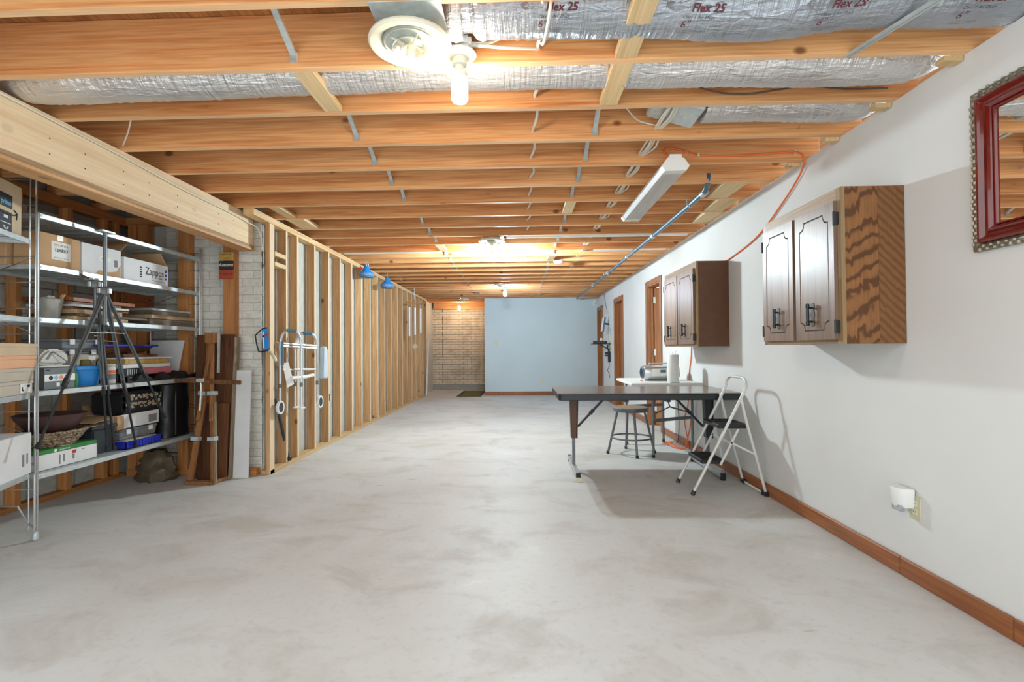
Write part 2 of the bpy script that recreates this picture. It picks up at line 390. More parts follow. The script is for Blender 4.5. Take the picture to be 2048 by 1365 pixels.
# ---- left stud wall: brick backing, plates, studs, blocks
wl = st(build('wall_left', bx(XL-.24, XL-.105, YA+.02, YN+.1, 0, 2.5), m_mortar, loc=(0,0,0)), 'open stud wall standing against white painted masonry')
build('bottom_plate', bx(XL-.089, XL, 4.47, 12.2, 0, .038), m_plate, wl, bev=.002)
build('top_plate', bx(XL-.089, XL+.004, 4.18, 12.2, H-.055, H), m_plate, wl, bev=.002)
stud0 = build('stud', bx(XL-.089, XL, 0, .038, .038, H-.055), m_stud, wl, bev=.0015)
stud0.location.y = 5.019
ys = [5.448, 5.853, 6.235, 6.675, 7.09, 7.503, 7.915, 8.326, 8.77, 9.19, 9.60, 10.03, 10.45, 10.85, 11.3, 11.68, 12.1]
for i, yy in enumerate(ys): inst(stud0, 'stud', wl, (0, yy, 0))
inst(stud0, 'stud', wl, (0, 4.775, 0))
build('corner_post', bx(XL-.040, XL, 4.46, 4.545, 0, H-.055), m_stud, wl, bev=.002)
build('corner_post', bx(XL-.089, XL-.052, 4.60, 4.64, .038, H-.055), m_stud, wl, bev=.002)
build('wall_block', bx(XL-.08, XL, 4.56, 4.775, 1.995, 2.035), m_block, wl, bev=.002)
build('wall_block', bx(XL-.08, XL, 4.56, 4.775, 1.90, 1.94), m_block, wl, bev=.002)
m = MB()
for yy in [4.775, 5.019] + ys: m.box(XL-.106, XL-.09, yy+.10, yy+.115, .04, H-.06)
tag(build('dark_seam', m, m_greym, wl), 'dark sealant lines down the masonry', kind='stuff')

# ---- alcove framing
wa = st(build('alcove_framing', bx(XA+.012, -3.55, YB, 4.41, 0, .038), m_plate_y2, loc=(0,0,0)), 'orange timber framing of the storage alcove', 'framing')
build('top_plate', bx(XA+.012, -3.55, YB, YA-.01, H-.075, H), m_plate_y2, wa)
build('bottom_plate', bx(-3.55, XL-.11, 4.43, YA-.01, 0, .06), m_plate_x, wa, bev=.002)
build('top_plate', bx(-3.55, -2.50, 4.42, YA-.01, 2.27, H), m_plate_x, wa, bev=.002)
s1 = build('stud', bx(XA+.012, -3.55, 0, .05, .038, H-.07), m_stud2, wa, bev=.002); s1.location.y = 3.425
for yy in (2.2, 2.61, 3.02, 3.83, 4.18, 4.30): inst(s1, 'stud', wa, (0, yy, 0))
s2 = build('stud', bx(0, .095, 4.43, YA-.01, .06, 2.27), m_stud2, wa, bev=.002); s2.location.x = -3.078
for xx in (-2.66, -3.54, -3.46): inst(s2, 'stud', wa, (xx, 0, 0))

# ---- beam on the left
bm_ = st(build('beam', bx(-2.50, -2.385, YB, 4.43, 2.06, H-.001), m_beam, loc=(0,0,0)), 'long pale built-up timber beam along the storage alcove', 'beam')
build('bottom_strip', bx(-2.505, -2.376, YB, 4.43, 2.028, 2.06), m_beam_dark, bm_)
build('lip_strip', bx(-2.50, -2.366, YB, 4.43, 2.012, 2.028), m_joist_y, bm_)
m = MB()
for k in range(9):
    for z in (2.13, 2.21): m.lathe([(.004, 0), (.003, .002)], (-2.385, 2.2+.24*k+.03*(k % 2), z), 6, 'X')
tag(build('nail_head', m, m_print, bm_), 'rows of nail heads in the beam', kind='stuff')

# ---- ceiling: subfloor, joists, blocking, bridging
ce = st(build('ceiling', bx(XA-.1, 3.2, YB-.1, YN+.2, 2.566, 2.60), m_sub, loc=(0,0,0)), 'subfloor above the exposed timber joists', 'ceiling')
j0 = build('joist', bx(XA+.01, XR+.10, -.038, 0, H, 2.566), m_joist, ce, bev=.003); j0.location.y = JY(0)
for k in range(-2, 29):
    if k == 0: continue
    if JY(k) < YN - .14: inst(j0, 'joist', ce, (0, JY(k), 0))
b0 = build('blocking', bx(-.045, .045, 0, .3664, 0, .03), m_block, ce, bev=.002); b0.location = (-.935, JY(0), H+.002)
for xx, k in ((.455, 0), (.455, -1), (.44, 5), (-.93, 9), (.44, 11), (-.9, 21), (.45, 22), (-2.08, 5)):
    inst(b0, 'blocking', ce, (xx, JY(k), H+.002))
# wide pale blocks by the right wall
b1 = build('blocking', bx(-.085, .085, 0, .3664, 0, .038), m_block, ce, bev=.003); b1.location = (1.62, JY(4), H+.002)
inst(b1, 'blocking', ce, (1.74, JY(5), H+.002)); inst(b1, 'blocking', ce, (1.78, JY(6), H+.002)); inst(b1, 'blocking', ce, (-2.08, JY(6), H+.002))
# short drop pieces at the joist ends
e0 = build('end_block', bx(1.785, XR-.005, 0, .045, H-.022, H), m_block, ce); e0.location.y = JY(0)
for k in (1, 2, 3): inst(e0, 'end_block', ce, (0, JY(k), 0))
# metal bridging straps: V channel from the top of one joist to the foot of the next
m = MB(); a = Vector((0, 0, 2.555)); b = Vector((0, .362, 2.378))
m.bar(a, b, .022, .003); m.bar(a+Vector((.011, 0, .006)), b+Vector((.011, 0, .006)), .003, .014); m.bar(a+Vector((-.011, 0, .006)), b+Vector((-.011, 0, .006)), .003, .014)
m.box(-.016, .016, .355, .3675, 2.352, 2.395)
g0 = build('bridging_strap', m, m_galv, ce); g0.location = (-.955, JY(-1), 0)
for k in list(range(1, 5)) + list(range(5, 24)):
    if k in (5, 9, 21): continue
    inst(g0, 'bridging_strap', ce, (-.955 + RN.uniform(-.01, .01), JY(k), 0))
for k in list(range(1, 5)) + list(range(6, 24)):
    if k in (11, 22): continue
    inst(g0, 'bridging_strap', ce, (.445 + RN.uniform(-.01, .01), JY(k), 0))

# ---- baseboards, door casings
def basebd(name, segs, label, right=True):
    root = thing(name, label, 'baseboard', (0,0,0), kind='structure')
    for a, b in segs:
        if right: build('board', bx(XR-.018, XR, a+.001, b-.001, 0, .088), m_trim, root, bev=.006)
        else: build('board', bx(a+.001, b-.001, YF-.016, YF, 0, .088), m_trim, root, bev=.006)
basebd('baseboard_right', [(YB, 1.976), (1.976, 2.54), (2.54, 4.35), (4.35, 6.63), (7.43, 9.06), (9.91, 11.26)], 'stained wooden baseboard along the long white wall')
basebd('baseboard_far', [(-.84, .3), (.3, 1.10), (1.10, XR-.02)], 'stained wooden baseboard under the blue-grey far wall', False)
def door(n, a, b, h, openx, label):
    root = thing('door_%d' % n, label, 'door', (XR, (a+b)/2, 0), kind='structure')
    cw = .07
    build('casing', bx(XR-.018, XR, a-cw, a, 0, h+cw), m_case, root, bev=.003)
    build('casing', bx(XR-.018, XR, b, b+cw, 0, h+cw), m_case, root, bev=.003)
    build('casing', bx(XR-.018, XR, a-.001, b+.001, h, h+cw), m_case, root, bev=.003)
    build('jamb', bx(XR-.01, XR+.12, b-.018, b, 0, h), m_case, root); build('jamb', bx(XR-.01, XR+.12, a, a+.018, 0, h), m_case, root)
    build('jamb', bx(XR-.01, XR+.12, a, b, h-.018, h), m_case, root)
    build('stop', bx(XR+.04, XR+.07, b-.03, b-.018, 0, h-.018), m_case, root)
    if openx:
        sl = build('slab', bx(XR+.085, XR+.085+b-a-.05, b-.06, b-.022, .01, h-.025), m_case, root, bev=.002)
        for z in (.25, 1.05, 1.80): build('hinge', bx(XR+.066, XR+.096, b-.066, b-.058, z-.045, z+.045), m_galv, sl)
    else:
        sl = build('slab', bx(XR+.072, XR+.106, a+.02, b-.02, .01, h-.02), m_case, root)
        k = MB(); k.lathe([(.01, -.06), (.026, -.055), (.028, -.03), (.012, -.02), (.026, -.004), (.026, 0)], (XR+.072, a+.08, .95), 12, 'X')
        build('knob', k, m_cream, sl, smooth=True)
door(1, *doors[2], False, 'closed stained wooden door beside the far corner'); door(2, *doors[1], False, 'closed stained wooden door between the wall shelf and the open door')
door(3, *doors[0], True, 'open stained wooden door behind the smaller wall cabinet')
# ------------------------------------------------------------ lamps
m_glow_near = emit('bulb_glow_warm', (1, .85, .68, 1), BULB_NEAR)
m_glow_pair = emit('bulb_glow_white', (.80, .98, 1.06, 1), BULB_PAIR)
m_glow_far = emit('bulb_glow_cool', (.80, 1.03, 1.3, 1), BULB_FAR)
m_glow_nook = emit('bulb_glow_amber', (1, .74, .48, 1), BULB_NOOK)
def cfl(x, y, z, mat, parent, r=.034, h=.10, n=20):     # capsule bulb hanging below z
    b = build('bulb_base', MB().lathe([(.017, 0), (.019, -.006), (.021, -.022), (.030, -.030), (.034, -.040), (.034, -.055), (.028, -.058)], (x, y, z), 16), m_porc, parent, smooth=True)
    z2 = z-.054
    build('bulb_glass', MB().lathe([(.016, -.004), (.024, -.006), (.030, -.012), (r*.94, -.020), (r, -.030), (r, -h+.012), (r*.86, -h+.004), (r*.5, -h), (.002, -h-.001)], (x, y, z2), n), mat, b, smooth=True)
def lampholder(name, label, x, y, ztop, mat, boxsz=.052, group=None):
    t = thing(name, label, 'light', (x, y, ztop), group)
    m = MB(); m.box(x-boxsz, x+boxsz, y-boxsz, y+boxsz, ztop-.055, ztop)
    build('junction_box', m, m_white, t, bev=.012, seg=2)
    m = MB().lathe([(.02, 0), (.066, -.002), (.070, -.010), (.060, -.016), (.032, -.026), (.030, -.052), (.018, -.054)], (x, y, ztop-.055), 24)
    hold = build('holder', m, m_porc, t, smooth=True)
    for sx in (-1, 1): build('screw', MB().lathe([(.005, 0), (.006, -.003), (.001, -.004)], (x+sx*.044, y, ztop-.069), 8), m_galv, hold)
    cfl(x, y, ztop-.105, mat, t)
    return t
t = lampholder('lampholder', 'white lampholder with glowing warm bulb beside the large near ceiling vent', -.236, 2.045, 2.392, m_glow_near)
lampholder('lampholder', 'lone glowing cool bulb under the farther small ceiling vent', -.262, 9.66, 2.386, m_glow_far)
lampholder('lampholder', 'amber glowing bulb in the far brick recess', -1.55, 12.98, 2.386, m_glow_nook)
t = thing('twin_lampholder', 'twin lampholder with two glowing white bulbs in mid ceiling', 'light', (-.235, 6.12, 2.392))
build('junction_box', MB().box(-.29, -.18, 6.02, 6.165, 2.335, 2.392), m_white, t, bev=.008)
m = MB().tube([(-.255, 6.09, 2.34), (-.285, 6.09, 2.325), (-.305, 6.09, 2.318)], .014, 10); build('arm', m, m_porc, t)
m = MB().tube([(-.215, 6.09, 2.34), (-.185, 6.09, 2.335), (-.160, 6.09, 2.328)], .014, 10); build('arm', m, m_porc, t)
cfl(-.308, 6.09, 2.33, m_glow_pair, t); cfl(-.155, 6.09, 2.34, m_glow_pair, t)

# ------------------------------------------------------------ round ceiling vents
def vent(name, label, x, y, z, r, plate=None, rings=3):
    t = thing(name, label, 'vent', (x, y, z))
    if plate: build('backing_plate', bx(*plate), m_galv, t, bev=.001)
    top = (plate[4] if plate else H) - .001
    build('collar', MB().lathe([(r*.66, z+.006), (r*.66, top)], (x, y, 0), 28), m_galv, t, smooth=True)
    k = r/.155
    rim = MB().lathe([(.155*k, .012), (.157*k, .004), (.150*k, -.004), (.132*k, -.004), (.112*k, .006), (.098*k, .026), (.102*k, .030), (.118*k, .012), (.136*k, .004), (.150*k, .012)], (x, y, z), 40, closed=True)
    build('flange', rim, m_cream, t, smooth=True)
    if rings:
        build('throat', MB().lathe([(.100*k, .03), (.05*k, .034), (.001, .034)], (x, y, z), 28), m_galv, t, smooth=True)
        for i, (r0, r1, zz) in enumerate([(.098, .078, .002), (.068, .050, -.012), (.042, .026, -.026)][:rings]):
            m = MB().lathe([(r1*k, zz+.020), (r0*k, zz), (r0*k-.004, zz+.001), (r1*k-.004, zz+.022)], (x, y, z), 32, closed=True)
            build('ring', m, m_cream, t, smooth=True)
        m = MB()
        for a in range(4):
            ca, sa = math.cos(a*pi/2+.6), math.sin(a*pi/2+.6)
            m.bar((x+ca*.024*k, y+sa*.024*k, z-.008), (x+ca*.096*k, y+sa*.096*k, z+.018), .005, .012)
        build('spoke', m, m_cream, t)
        build('centre_knob', MB().lathe([(.012*k, .02), (.014*k, -.028), (.018*k, -.034), (.014*k, -.044), (.001, -.046)], (x, y, z), 16), m_cream, t, smooth=True)
    return t
vent('ceiling_vent', 'large round cream vent with square metal plate by the near bulb', -.408, 1.90, 2.286, .156, (-.52, -.262, 1.715, 2.125, 2.3285, 2.331))
vent('ceiling_vent', 'round cream vent above the twin bulbs in mid ceiling', -.292, 5.50, 2.292, .148, (-.40, -.16, 5.42, 5.80, 2.329, 2.331))
vent('ceiling_vent', 'round cream vent next to the lone cool bulb further back', -.345, 9.36, 2.292, .145, (-.45, -.24, 9.30, 9.60, 2.329, 2.331))
vent('ceiling_vent', 'small pale vent near the amber bulb in the far recess', -1.30, 11.95, 2.296, .12, (-1.4, -1.2, 11.86, 12.06, 2.329, 2.331))
t = thing('smoke_detector', 'round white smoke detector on a joist in mid ceiling', 'smoke detector', (.553, 7.005, 2.331))
build('base', MB().lathe([(.068, 0), (.070, -.008), (.066, -.014)], (.553, 7.005, 2.331), 28), m_white, t, smooth=True)
build('cover', MB().lathe([(.062, -.014), (.060, -.03), (.046, -.040), (.02, -.042), (.001, -.042)], (.553, 7.005, 2.331), 28), m_white, t, smooth=True)

# ------------------------------------------------------------ ducts
def duct(name, label, pts, r, mat, amp=.006, n=28, step=.02, group=None, seed=0, taper=None):
    P = []; rr = []; rg = random.Random(seed)
    Q = spline(pts, 6); L = [0]
    for a, b in zip(Q, Q[1:]): L.append(L[-1] + (b-a).length)
    N = max(4, int(L[-1]/step)); j = 0
    for i in range(N+1):
        s = L[-1]*i/N
        while j < len(Q)-2 and L[j+1] < s: j += 1
        f = (s-L[j])/max(1e-6, L[j+1]-L[j]); P.append(Q[j].lerp(Q[j+1], f))
        rr.append(r*(taper(i/N) if taper else 1) + amp*(math.sin(s*pi*2/.045)*.3 + math.sin(s*9+seed)*.5 + rg.uniform(-.35, .35)))
    m = MB(); m.tube(P, rr, n)
    for i, v in enumerate(m.v):
        m.v[i] = v + Vector((0, rg.uniform(-1, 1), rg.uniform(-1, 1)))*amp*.22
    return one(name, m, mat, label, 'duct', group, smooth=True)
ft = lambda u: min(1, .82 + u*3) if u < .06 else 1
d25 = duct('flexible_duct', 'fat silver flexible air duct with printed lettering nearest the camera', [(-.28, 1.925, 2.47), (0, 1.925, 2.475), (.42, 1.925, 2.47), (.9, 1.925, 2.445), (1.35, 1.925, 2.478), (XR+.25, 1.925, 2.47)], .142, m_flex, .006, 36, seed=3, taper=lambda u: .80 if u < .05 else 1)
duct('foil_duct', 'long shiny foil duct spanning the room above the near bulb', [(-2.46, 2.33, 2.52), (-2.40, 2.33, 2.50), (-2.28, 2.33, 2.455), (-1.3, 2.33, 2.462), (-.4, 2.33, 2.472), (.7, 2.33, 2.46), (1.62, 2.33, 2.445), (1.78, 2.33, 2.46), (1.86, 2.33, 2.50)], .128, m_foil, .004, 30, seed=5)
duct('foil_duct', 'short shiny foil duct ending in a taped elbow near the white wall', [(1.0, 2.74, 2.47), (1.2, 2.74, 2.468), (1.6, 2.74, 2.46), (1.80, 2.74, 2.46), (1.88, 2.74, 2.50)], .125, m_foil, .004, 30, seed=8)
m = MB(); m.hexa([(.72, 2.64, 2.42), (.98, 2.62, 2.35), (.98, 2.86, 2.35), (.72, 2.84, 2.42)], [(.72, 2.64, 2.55), (.98, 2.62, 2.56), (.98, 2.86, 2.56), (.72, 2.84, 2.55)])
one('duct_boot', m, m_galv, 'angular sheet metal boot feeding the short foil duct', 'duct boot', bev=.01)
m = MB(); m.lathe([(.135, -.03), (.145, 0), (.137, .03)], (-.24, 1.925, 2.47), 28, 'X')
one('duct_band', m, m_foil, 'crumpled foil band taped around the start of the printed duct', 'duct band', smooth=True)
# lettering bent round the printed duct
def on_duct(s, size, xc, ang, mat, sx=1, shear=0, bold=0, al='CENTER'):
    R_, cy = .1455, 1.925
    def f(u, v):
        x = xc+u; cz = 2.475 + (-.03 if .6 < x < 1.3 else -.012) + (-.002 if x > 1.3 else 0)
        cz = 2.474 - .030*math.exp(-((x-.92)/.42)**2) - (.012 if x > 1.25 else 0)
        a = math.radians(ang) - v/R_
        return Vector((x, cy - R_*math.cos(a), cz - R_*math.sin(a)))
    text(s, size, (0,0,0), (1,0,0), (0,0,1), mat, d25, 'lettering', al, f, shear, sx, bold)
for xc in (.165, .694, 1.191, 1.692):
    on_duct('Flex 25', .038, xc, 47, m_printr, 1.05, .2, .001)
    on_duct('Class 1 Air Duct', .015, xc-.028, 59, m_print, 1.15, .2, 0)
    on_duct('6"', .040, xc-.070, 70, m_printr, 1.0, .15, 0)
    on_duct('R 4.2  AIR DUCT CONNECTOR', .007, xc-.045, 80, m_print, 1, 0, 0)
    on_duct('FLAME SPREAD 25  SMOKE 50', .007, xc-.045, 84, m_print, 1, 0, 0)
    on_duct('CLECON', .013, xc-.098, 47, m_printg, 1.1, .1, 0)
    on_duct('C', .034, xc-.135, 45, m_printg, 1.1, 0, .0004); on_duct('C', .018, xc-.133, 45, m_printg, 1.1, 0, .0004)

# white insulated pipes crossing between joists
def pipe(name, label, a, b, r, mat, cat='pipe', n=14):
    t = one(name, MB().tube([a, b], r, n), mat, label, cat, smooth=True); return t
pipe('white_pipe', 'white pipe crossing the ceiling right of the mid vent', (-.13, 5.56, 2.385), (XR-.02, 5.56, 2.385), .042, m_white)
pipe('white_pipe', 'short white pipe crossing the ceiling near the right wall', (.95, 6.36, 2.385), (XR-.02, 6.36, 2.385), .042, m_white)
pipe('white_pipe', 'white pipe over the left stud wall near the blue hangers', (XL+.02, 6.36, 2.385), (-.98, 6.36, 2.385), .042, m_white)
# conduit under the joists
m = MB().tube(spline([(1.405, 3.75, 2.40), (1.405, 3.755, 2.345), (1.407, 3.80, 2.305), (1.41, 3.92, 2.292), (1.415, 4.2, 2.29)], 5) + [Vector((1.415, 5.3, 2.29)), Vector((1.40, 8.0, 2.29)), Vector((1.37, 11.9, 2.29))], .021, 12)
t = one('conduit', m, m_conduit, 'long blue-grey metal conduit running under the joists', 'conduit', smooth=True)
for yy in (3.86, 5.30, 6.5, 7.9, 9.4):
    build('coupling', MB().lathe([(.027, -.03), (.027, .03)], (1.415 - (.002 if yy < 6 else .012 + (yy-6)*.008), yy, 2.29), 12, 'Y'), m_galv, t, smooth=True)
for yy in (4.16, 6.19, 8.22, 10.26):
    build('hanger_strap', MB().tube([(1.435, yy, 2.335), (1.438, yy, 2.29), (1.41, yy, 2.264), (1.384, yy, 2.29), (1.386, yy, 2.335)], .004, 6), m_galv, t)

# ------------------------------------------------------------ cables
def cable(name, label, pts, r, mat, n=6, k=8, cat='cable', group=None):
    return one(name, MB().tube(spline(pts, k), r, n), mat, label, cat, group, smooth=True)
cable('lamp_cable', 'white cable looping from the near lampholder over the printed duct', [(-.184, 2.04, 2.375), (-.13, 2.05, 2.378), (-.09, 2.06, 2.395), (-.05, 2.07, 2.425), (.0, 2.075, 2.435), (.045, 2.07, 2.415), (.075, 2.06, 2.415), (.098, 2.065, 2.385), (.105, 1.96, 2.318), (.115, 1.86, 2.322), (.122, 1.79, 2.348), (.13, 1.752, 2.40)], .0065, m_cable)
cable('lamp_cable', 'white cable running from the near lampholder into a joist hole', [(-.184, 2.04, 2.365), (-.12, 2.045, 2.362), (-.04, 2.06, 2.362), (.05, 2.085, 2.372), (.095, 2.112, 2.385)], .0065, m_cable)
pts = []
for k in range(-1, 9):
    y = JY(k); pts += [(.095+.008*math.sin(k*1.7), y+.01, 2.388), (.108+.006*math.cos(k*2.1), y+.18, 2.378), (.088, y+.35, 2.386)]
cable('ceiling_cable', 'white cable threading from joist to joist down the ceiling centre', pts, .008, m_cable, 6, 4)
pts = []
for k in range(9, 20):
    y = JY(k); pts += [(.10+.01*math.sin(k*1.7), y+.02, 2.40), (.11+.012*math.cos(k*2.1), y+.2, 2.372), (.09, y+.36, 2.40)]
cable('ceiling_cable', 'white cable continuing past the twin bulbs toward the far wall', pts, .008, m_cable, 6, 4)
for i in range(5):
    pts = []
    for k in range(1, 21):
        y = JY(k); o = (i-2)*.011
        pts += [(.815+o*.5+.006*math.sin(k*2+i), y-.02, 2.385+.004*(i % 2)), (.818+o*1.5+.008*math.sin(k*3.1+i*2), y+.17, 2.374-.004*(i % 3)), (.815+o, y+.34, 2.384)]
    cable('bundle_cable', ['leftmost', 'second from left', 'middle', 'second from right', 'rightmost'][i] + ' white cable of the bundle through the joists by the strip light', pts, .006, m_cable, 5, 3, group='white cables bundled through the joists')
cable('droop_cable', 'thin white cable drooping toward the cable bundle', [(.50, 2.57, 2.40), (.58, 2.70, 2.41), (.68, 2.84, 2.40), (.80, 2.89, 2.39)], .004, m_cable)
cable('dark_cable', 'thin dark wire sagging below the long foil duct', [(.85, 2.47, 2.40), (1.0, 2.50, 2.375), (1.13, 2.50, 2.365), (1.3, 2.50, 2.385), (1.42, 2.50, 2.40), (1.6, 2.50, 2.378), (1.80, 2.49, 2.372)], .004, m_cableg)
m = MB().tube([(1.37, 2.125, 2.3275), (1.46, 1.80, 2.3265), (1.56, 1.45, 2.3255)], .008, 4); m.tube([(1.385, 2.125, 2.3275), (1.475, 1.80, 2.3265), (1.575, 1.45, 2.3255)], .008, 4)
one('metal_strip', m, m_galv, 'narrow metal strip nailed diagonally under the printed duct', 'metal strip')
cable('beam_wire', 'thin pale wire stapled along the timber beam', [(-2.37, 1.6, 2.322), (-2.374, 2.3, 2.31), (-2.375, 3.0, 2.29), (-2.374, 3.5, 2.265), (-2.373, 4.0, 2.26), (-2.37, 4.3, 2.245), (-2.33, 4.42, 2.20), (-2.30, 4.444, 2.0), (-2.296, 4.446, 1.9)], .0045, m_cable)
cable('hanging_wire', 'short pale wire hanging between two joists above the beam', [(-2.03, 2.56, 2.345), (-2.20, 2.75, 2.355), (-2.35, 2.90, 2.345)], .004, m_cable)
cable('vent_cable', 'white cable bridging from the far vent across two joists', [(-.21, 9.6, 2.375), (-.05, 9.66, 2.37), (.08, 9.75, 2.37), (.18, 9.83, 2.36)], .006, m_cable)
cable('pair_cable', 'white cable curving from the twin bulbs to the joist cable', [(-.18, 6.1, 2.37), (-.08, 6.0, 2.385), (.02, 5.95, 2.385), (.09, 5.9, 2.39)], .006, m_cable)

# ------------------------------------------------------------ strip light and its orange cord
t = thing('strip_light', 'long narrow fluorescent strip light hanging under the joists by the white wall', 'light', (.97, 3.7, 2.20))
ya, yb, x0, z0 = 3.10, 4.35, .968, 2.205
x1 = .968
m = MB().prism([(-.062, 0), (.062, 0), (.082, .028), (.05, .075), (-.05, .075), (-.082, .028)], (x0, ya+.07, z0), (1, 0, 0), (0, 0, 1), -(yb-ya-.14))
build('lens', m, m_lens, t, bev=.002)
m = MB().prism([(-.04, .076), (.04, .076), (.035, .1), (-.035, .1)], (x0, ya, z0), (1, 0, 0), (0, 0, 1), -(yb-ya)); build('channel', m, m_white, t, bev=.002)
for y0, y1 in ((ya, ya+.07), (yb-.07, yb)):
    m = MB().prism([(-.064, -.002), (.064, -.002), (.086, .028), (.052, .078), (-.052, .078), (-.086, .028)], (x0, y0, z0), (1, 0, 0), (0, 0, 1), -(y1-y0)); c_ = build('end_cap', m, m_white, t, bev=.003)
    if y0 > 4:
        build('end_plate', bx(x0-.022, x0+.022, y0+.018, y0+.052, z0-.006, z0-.001), m_ivory, c_)
        for sx in (-.042, .042): build('tube_pin', MB().lathe([(.007, 0), (.008, -.004), (.001, -.005)], (x0+sx, y0+.035, z0-.001), 10), m_galv, c_)
for yy in (3.35, 4.16): build('hanger_chain', MB().tube([(x0, yy, z0+.1), (x0, yy, H)], .003, 6), m_galv, t)
c_ = one('power_cable', MB().tube(spline([(1.0, 3.12, 2.30), (.995, 3.20, 2.318), (.99, 3.30, 2.345), (.96, 3.315, 2.41), (.998, 3.318, 2.428), (1.095, 3.32, 2.405), (1.182, 3.32, 2.378), (1.417, 3.32, 2.370), (1.706, 3.32, 2.384), (1.80, 3.315, 2.384), (1.838, 3.29, 2.345), (1.852, 3.34, 2.26), (1.855, 3.60, 2.119), (1.857, 3.98, 1.974), (1.857, 4.47, 1.898), (1.857, 4.62, 1.894)], 8), .006, 8), m_orange, 'orange power cable from the strip light down to the smaller wall cabinet', 'cable', smooth=True)
for p in ((1.182, 3.325, 2.378), (1.805, 3.322, 2.384)): build('cord_clip', MB().box(p[0]-.008, p[0]+.008, 3.312, 3.33, p[2]-.012, p[2]+.012), m_ivory, c_)

# ------------------------------------------------------------ hanging things by the stud wall
def hook(x, y, z, label):
    one('ceiling_hook', MB().tube(spline([(x, y, H), (x, y, z+.05), (x+.015, y, z+.02), (x+.012, y, z), (x-.010, y, z), (x-.014, y, z+.018)], 5), .0035, 6), m_galv, label, 'hook')
def hanger(x, y, z, r, red, label):
    t = thing('hanging_lantern', label, 'lantern', (x, y, z))
    m = MB().lathe([(r*.86, 0), (r, .012), (r, .05), (r*.93, .064), (r*.60, .078), (r*.5, .11), (r*.34, .13), (r*.30, .155), (.01, .16)], (x, y, z), 20); build('body', m, m_blue, t, smooth=True)
    build('window', MB().lathe([(r*.985, .014), (r*1.02, .02), (r*1.02, .044), (r*.985, .05)], (x, y, z), 20), m_clear, t, smooth=True)
    build('base_ring', MB().lathe([(r*.90, -.006), (r*.92, .004), (r*.7, .006)], (x, y, z), 20), m_teal, t, smooth=True)
    if red: build('red_catch', bx(x-r*.95, x-r*.3, y-r*.5, y-r*.3, z+.098, z+.128), m_red, t, bev=.004)
    m = MB(); zt = H
    m.tube([(x, y, z+.15), (x, y, zt)], .004, 6)
    if red: m.tube([(x+.03, y, z+.13), (x+.03, y, zt)], .004, 6)
    build('hanging_rod', m, m_galv, t)
hanger(-2.145, 7.006, 2.143, .108, True, 'blue hanging lantern with a red catch, nearer of two by the studs')
hanger(-2.063, 7.82, 2.087, .104, False, 'blue hanging lantern on a thin rod, farther of two by the studs')
hook(-2.07, 6.76, 2.28, 'metal hook in the joist above the nearer blue lantern')
hook(-1.97, 8.35, 2.28, 'metal hook in the joist past the farther blue lantern')
t = thing('wind_chime', 'wind chime of three pale tubes with wooden disc by the far studs', 'wind chime', (-2.0, 9.55, 1.13))
m = MB().tube([(-2.01, 9.55, 2.33), (-2.01, 9.55, 2.10)], .003, 6); m.tube([(-2.01, 9.55, 2.10), (-2.08, 9.4, 2.03)], .002, 5); m.tube([(-2.01, 9.55, 2.10), (-1.94, 9.7, 2.03)], .002, 5)
build('cord', m, m_galv, t)
build('top_bar', MB().bar((-2.10, 9.32, 2.02), (-1.90, 9.80, 2.02), .03, .02), m_case, t)
for i, (dx, z0_) in enumerate(((-.075, 1.36), (0, 1.39), (.075, 1.43))):
    x, y = -2.0+dx, 9.56+dx*2.3
    tb_ = build('chime_tube', MB().lathe([(.017, z0_), (.02, z0_+.004), (.02, 1.925), (.013, 1.93)], (x, y, 0), 12), m_white, t, smooth=True)
    build('tube_string', MB().tube([(x, y, 1.93), (x, y, 2.02)], .002, 5), m_galv, tb_)
build('clapper', MB().tube([(-2.0, 9.56, 2.0), (-2.0, 9.56, 1.2)], .002, 5), m_galv, t)
m = MB().lathe([(.042, -.006), (.045, 0), (.042, .006)], (-2.0, 9.56, 1.165), 18, 'Y'); build('wind_disc', m, m_ivory, t, smooth=True)
t.location += Vector((-.055, .305, .012))
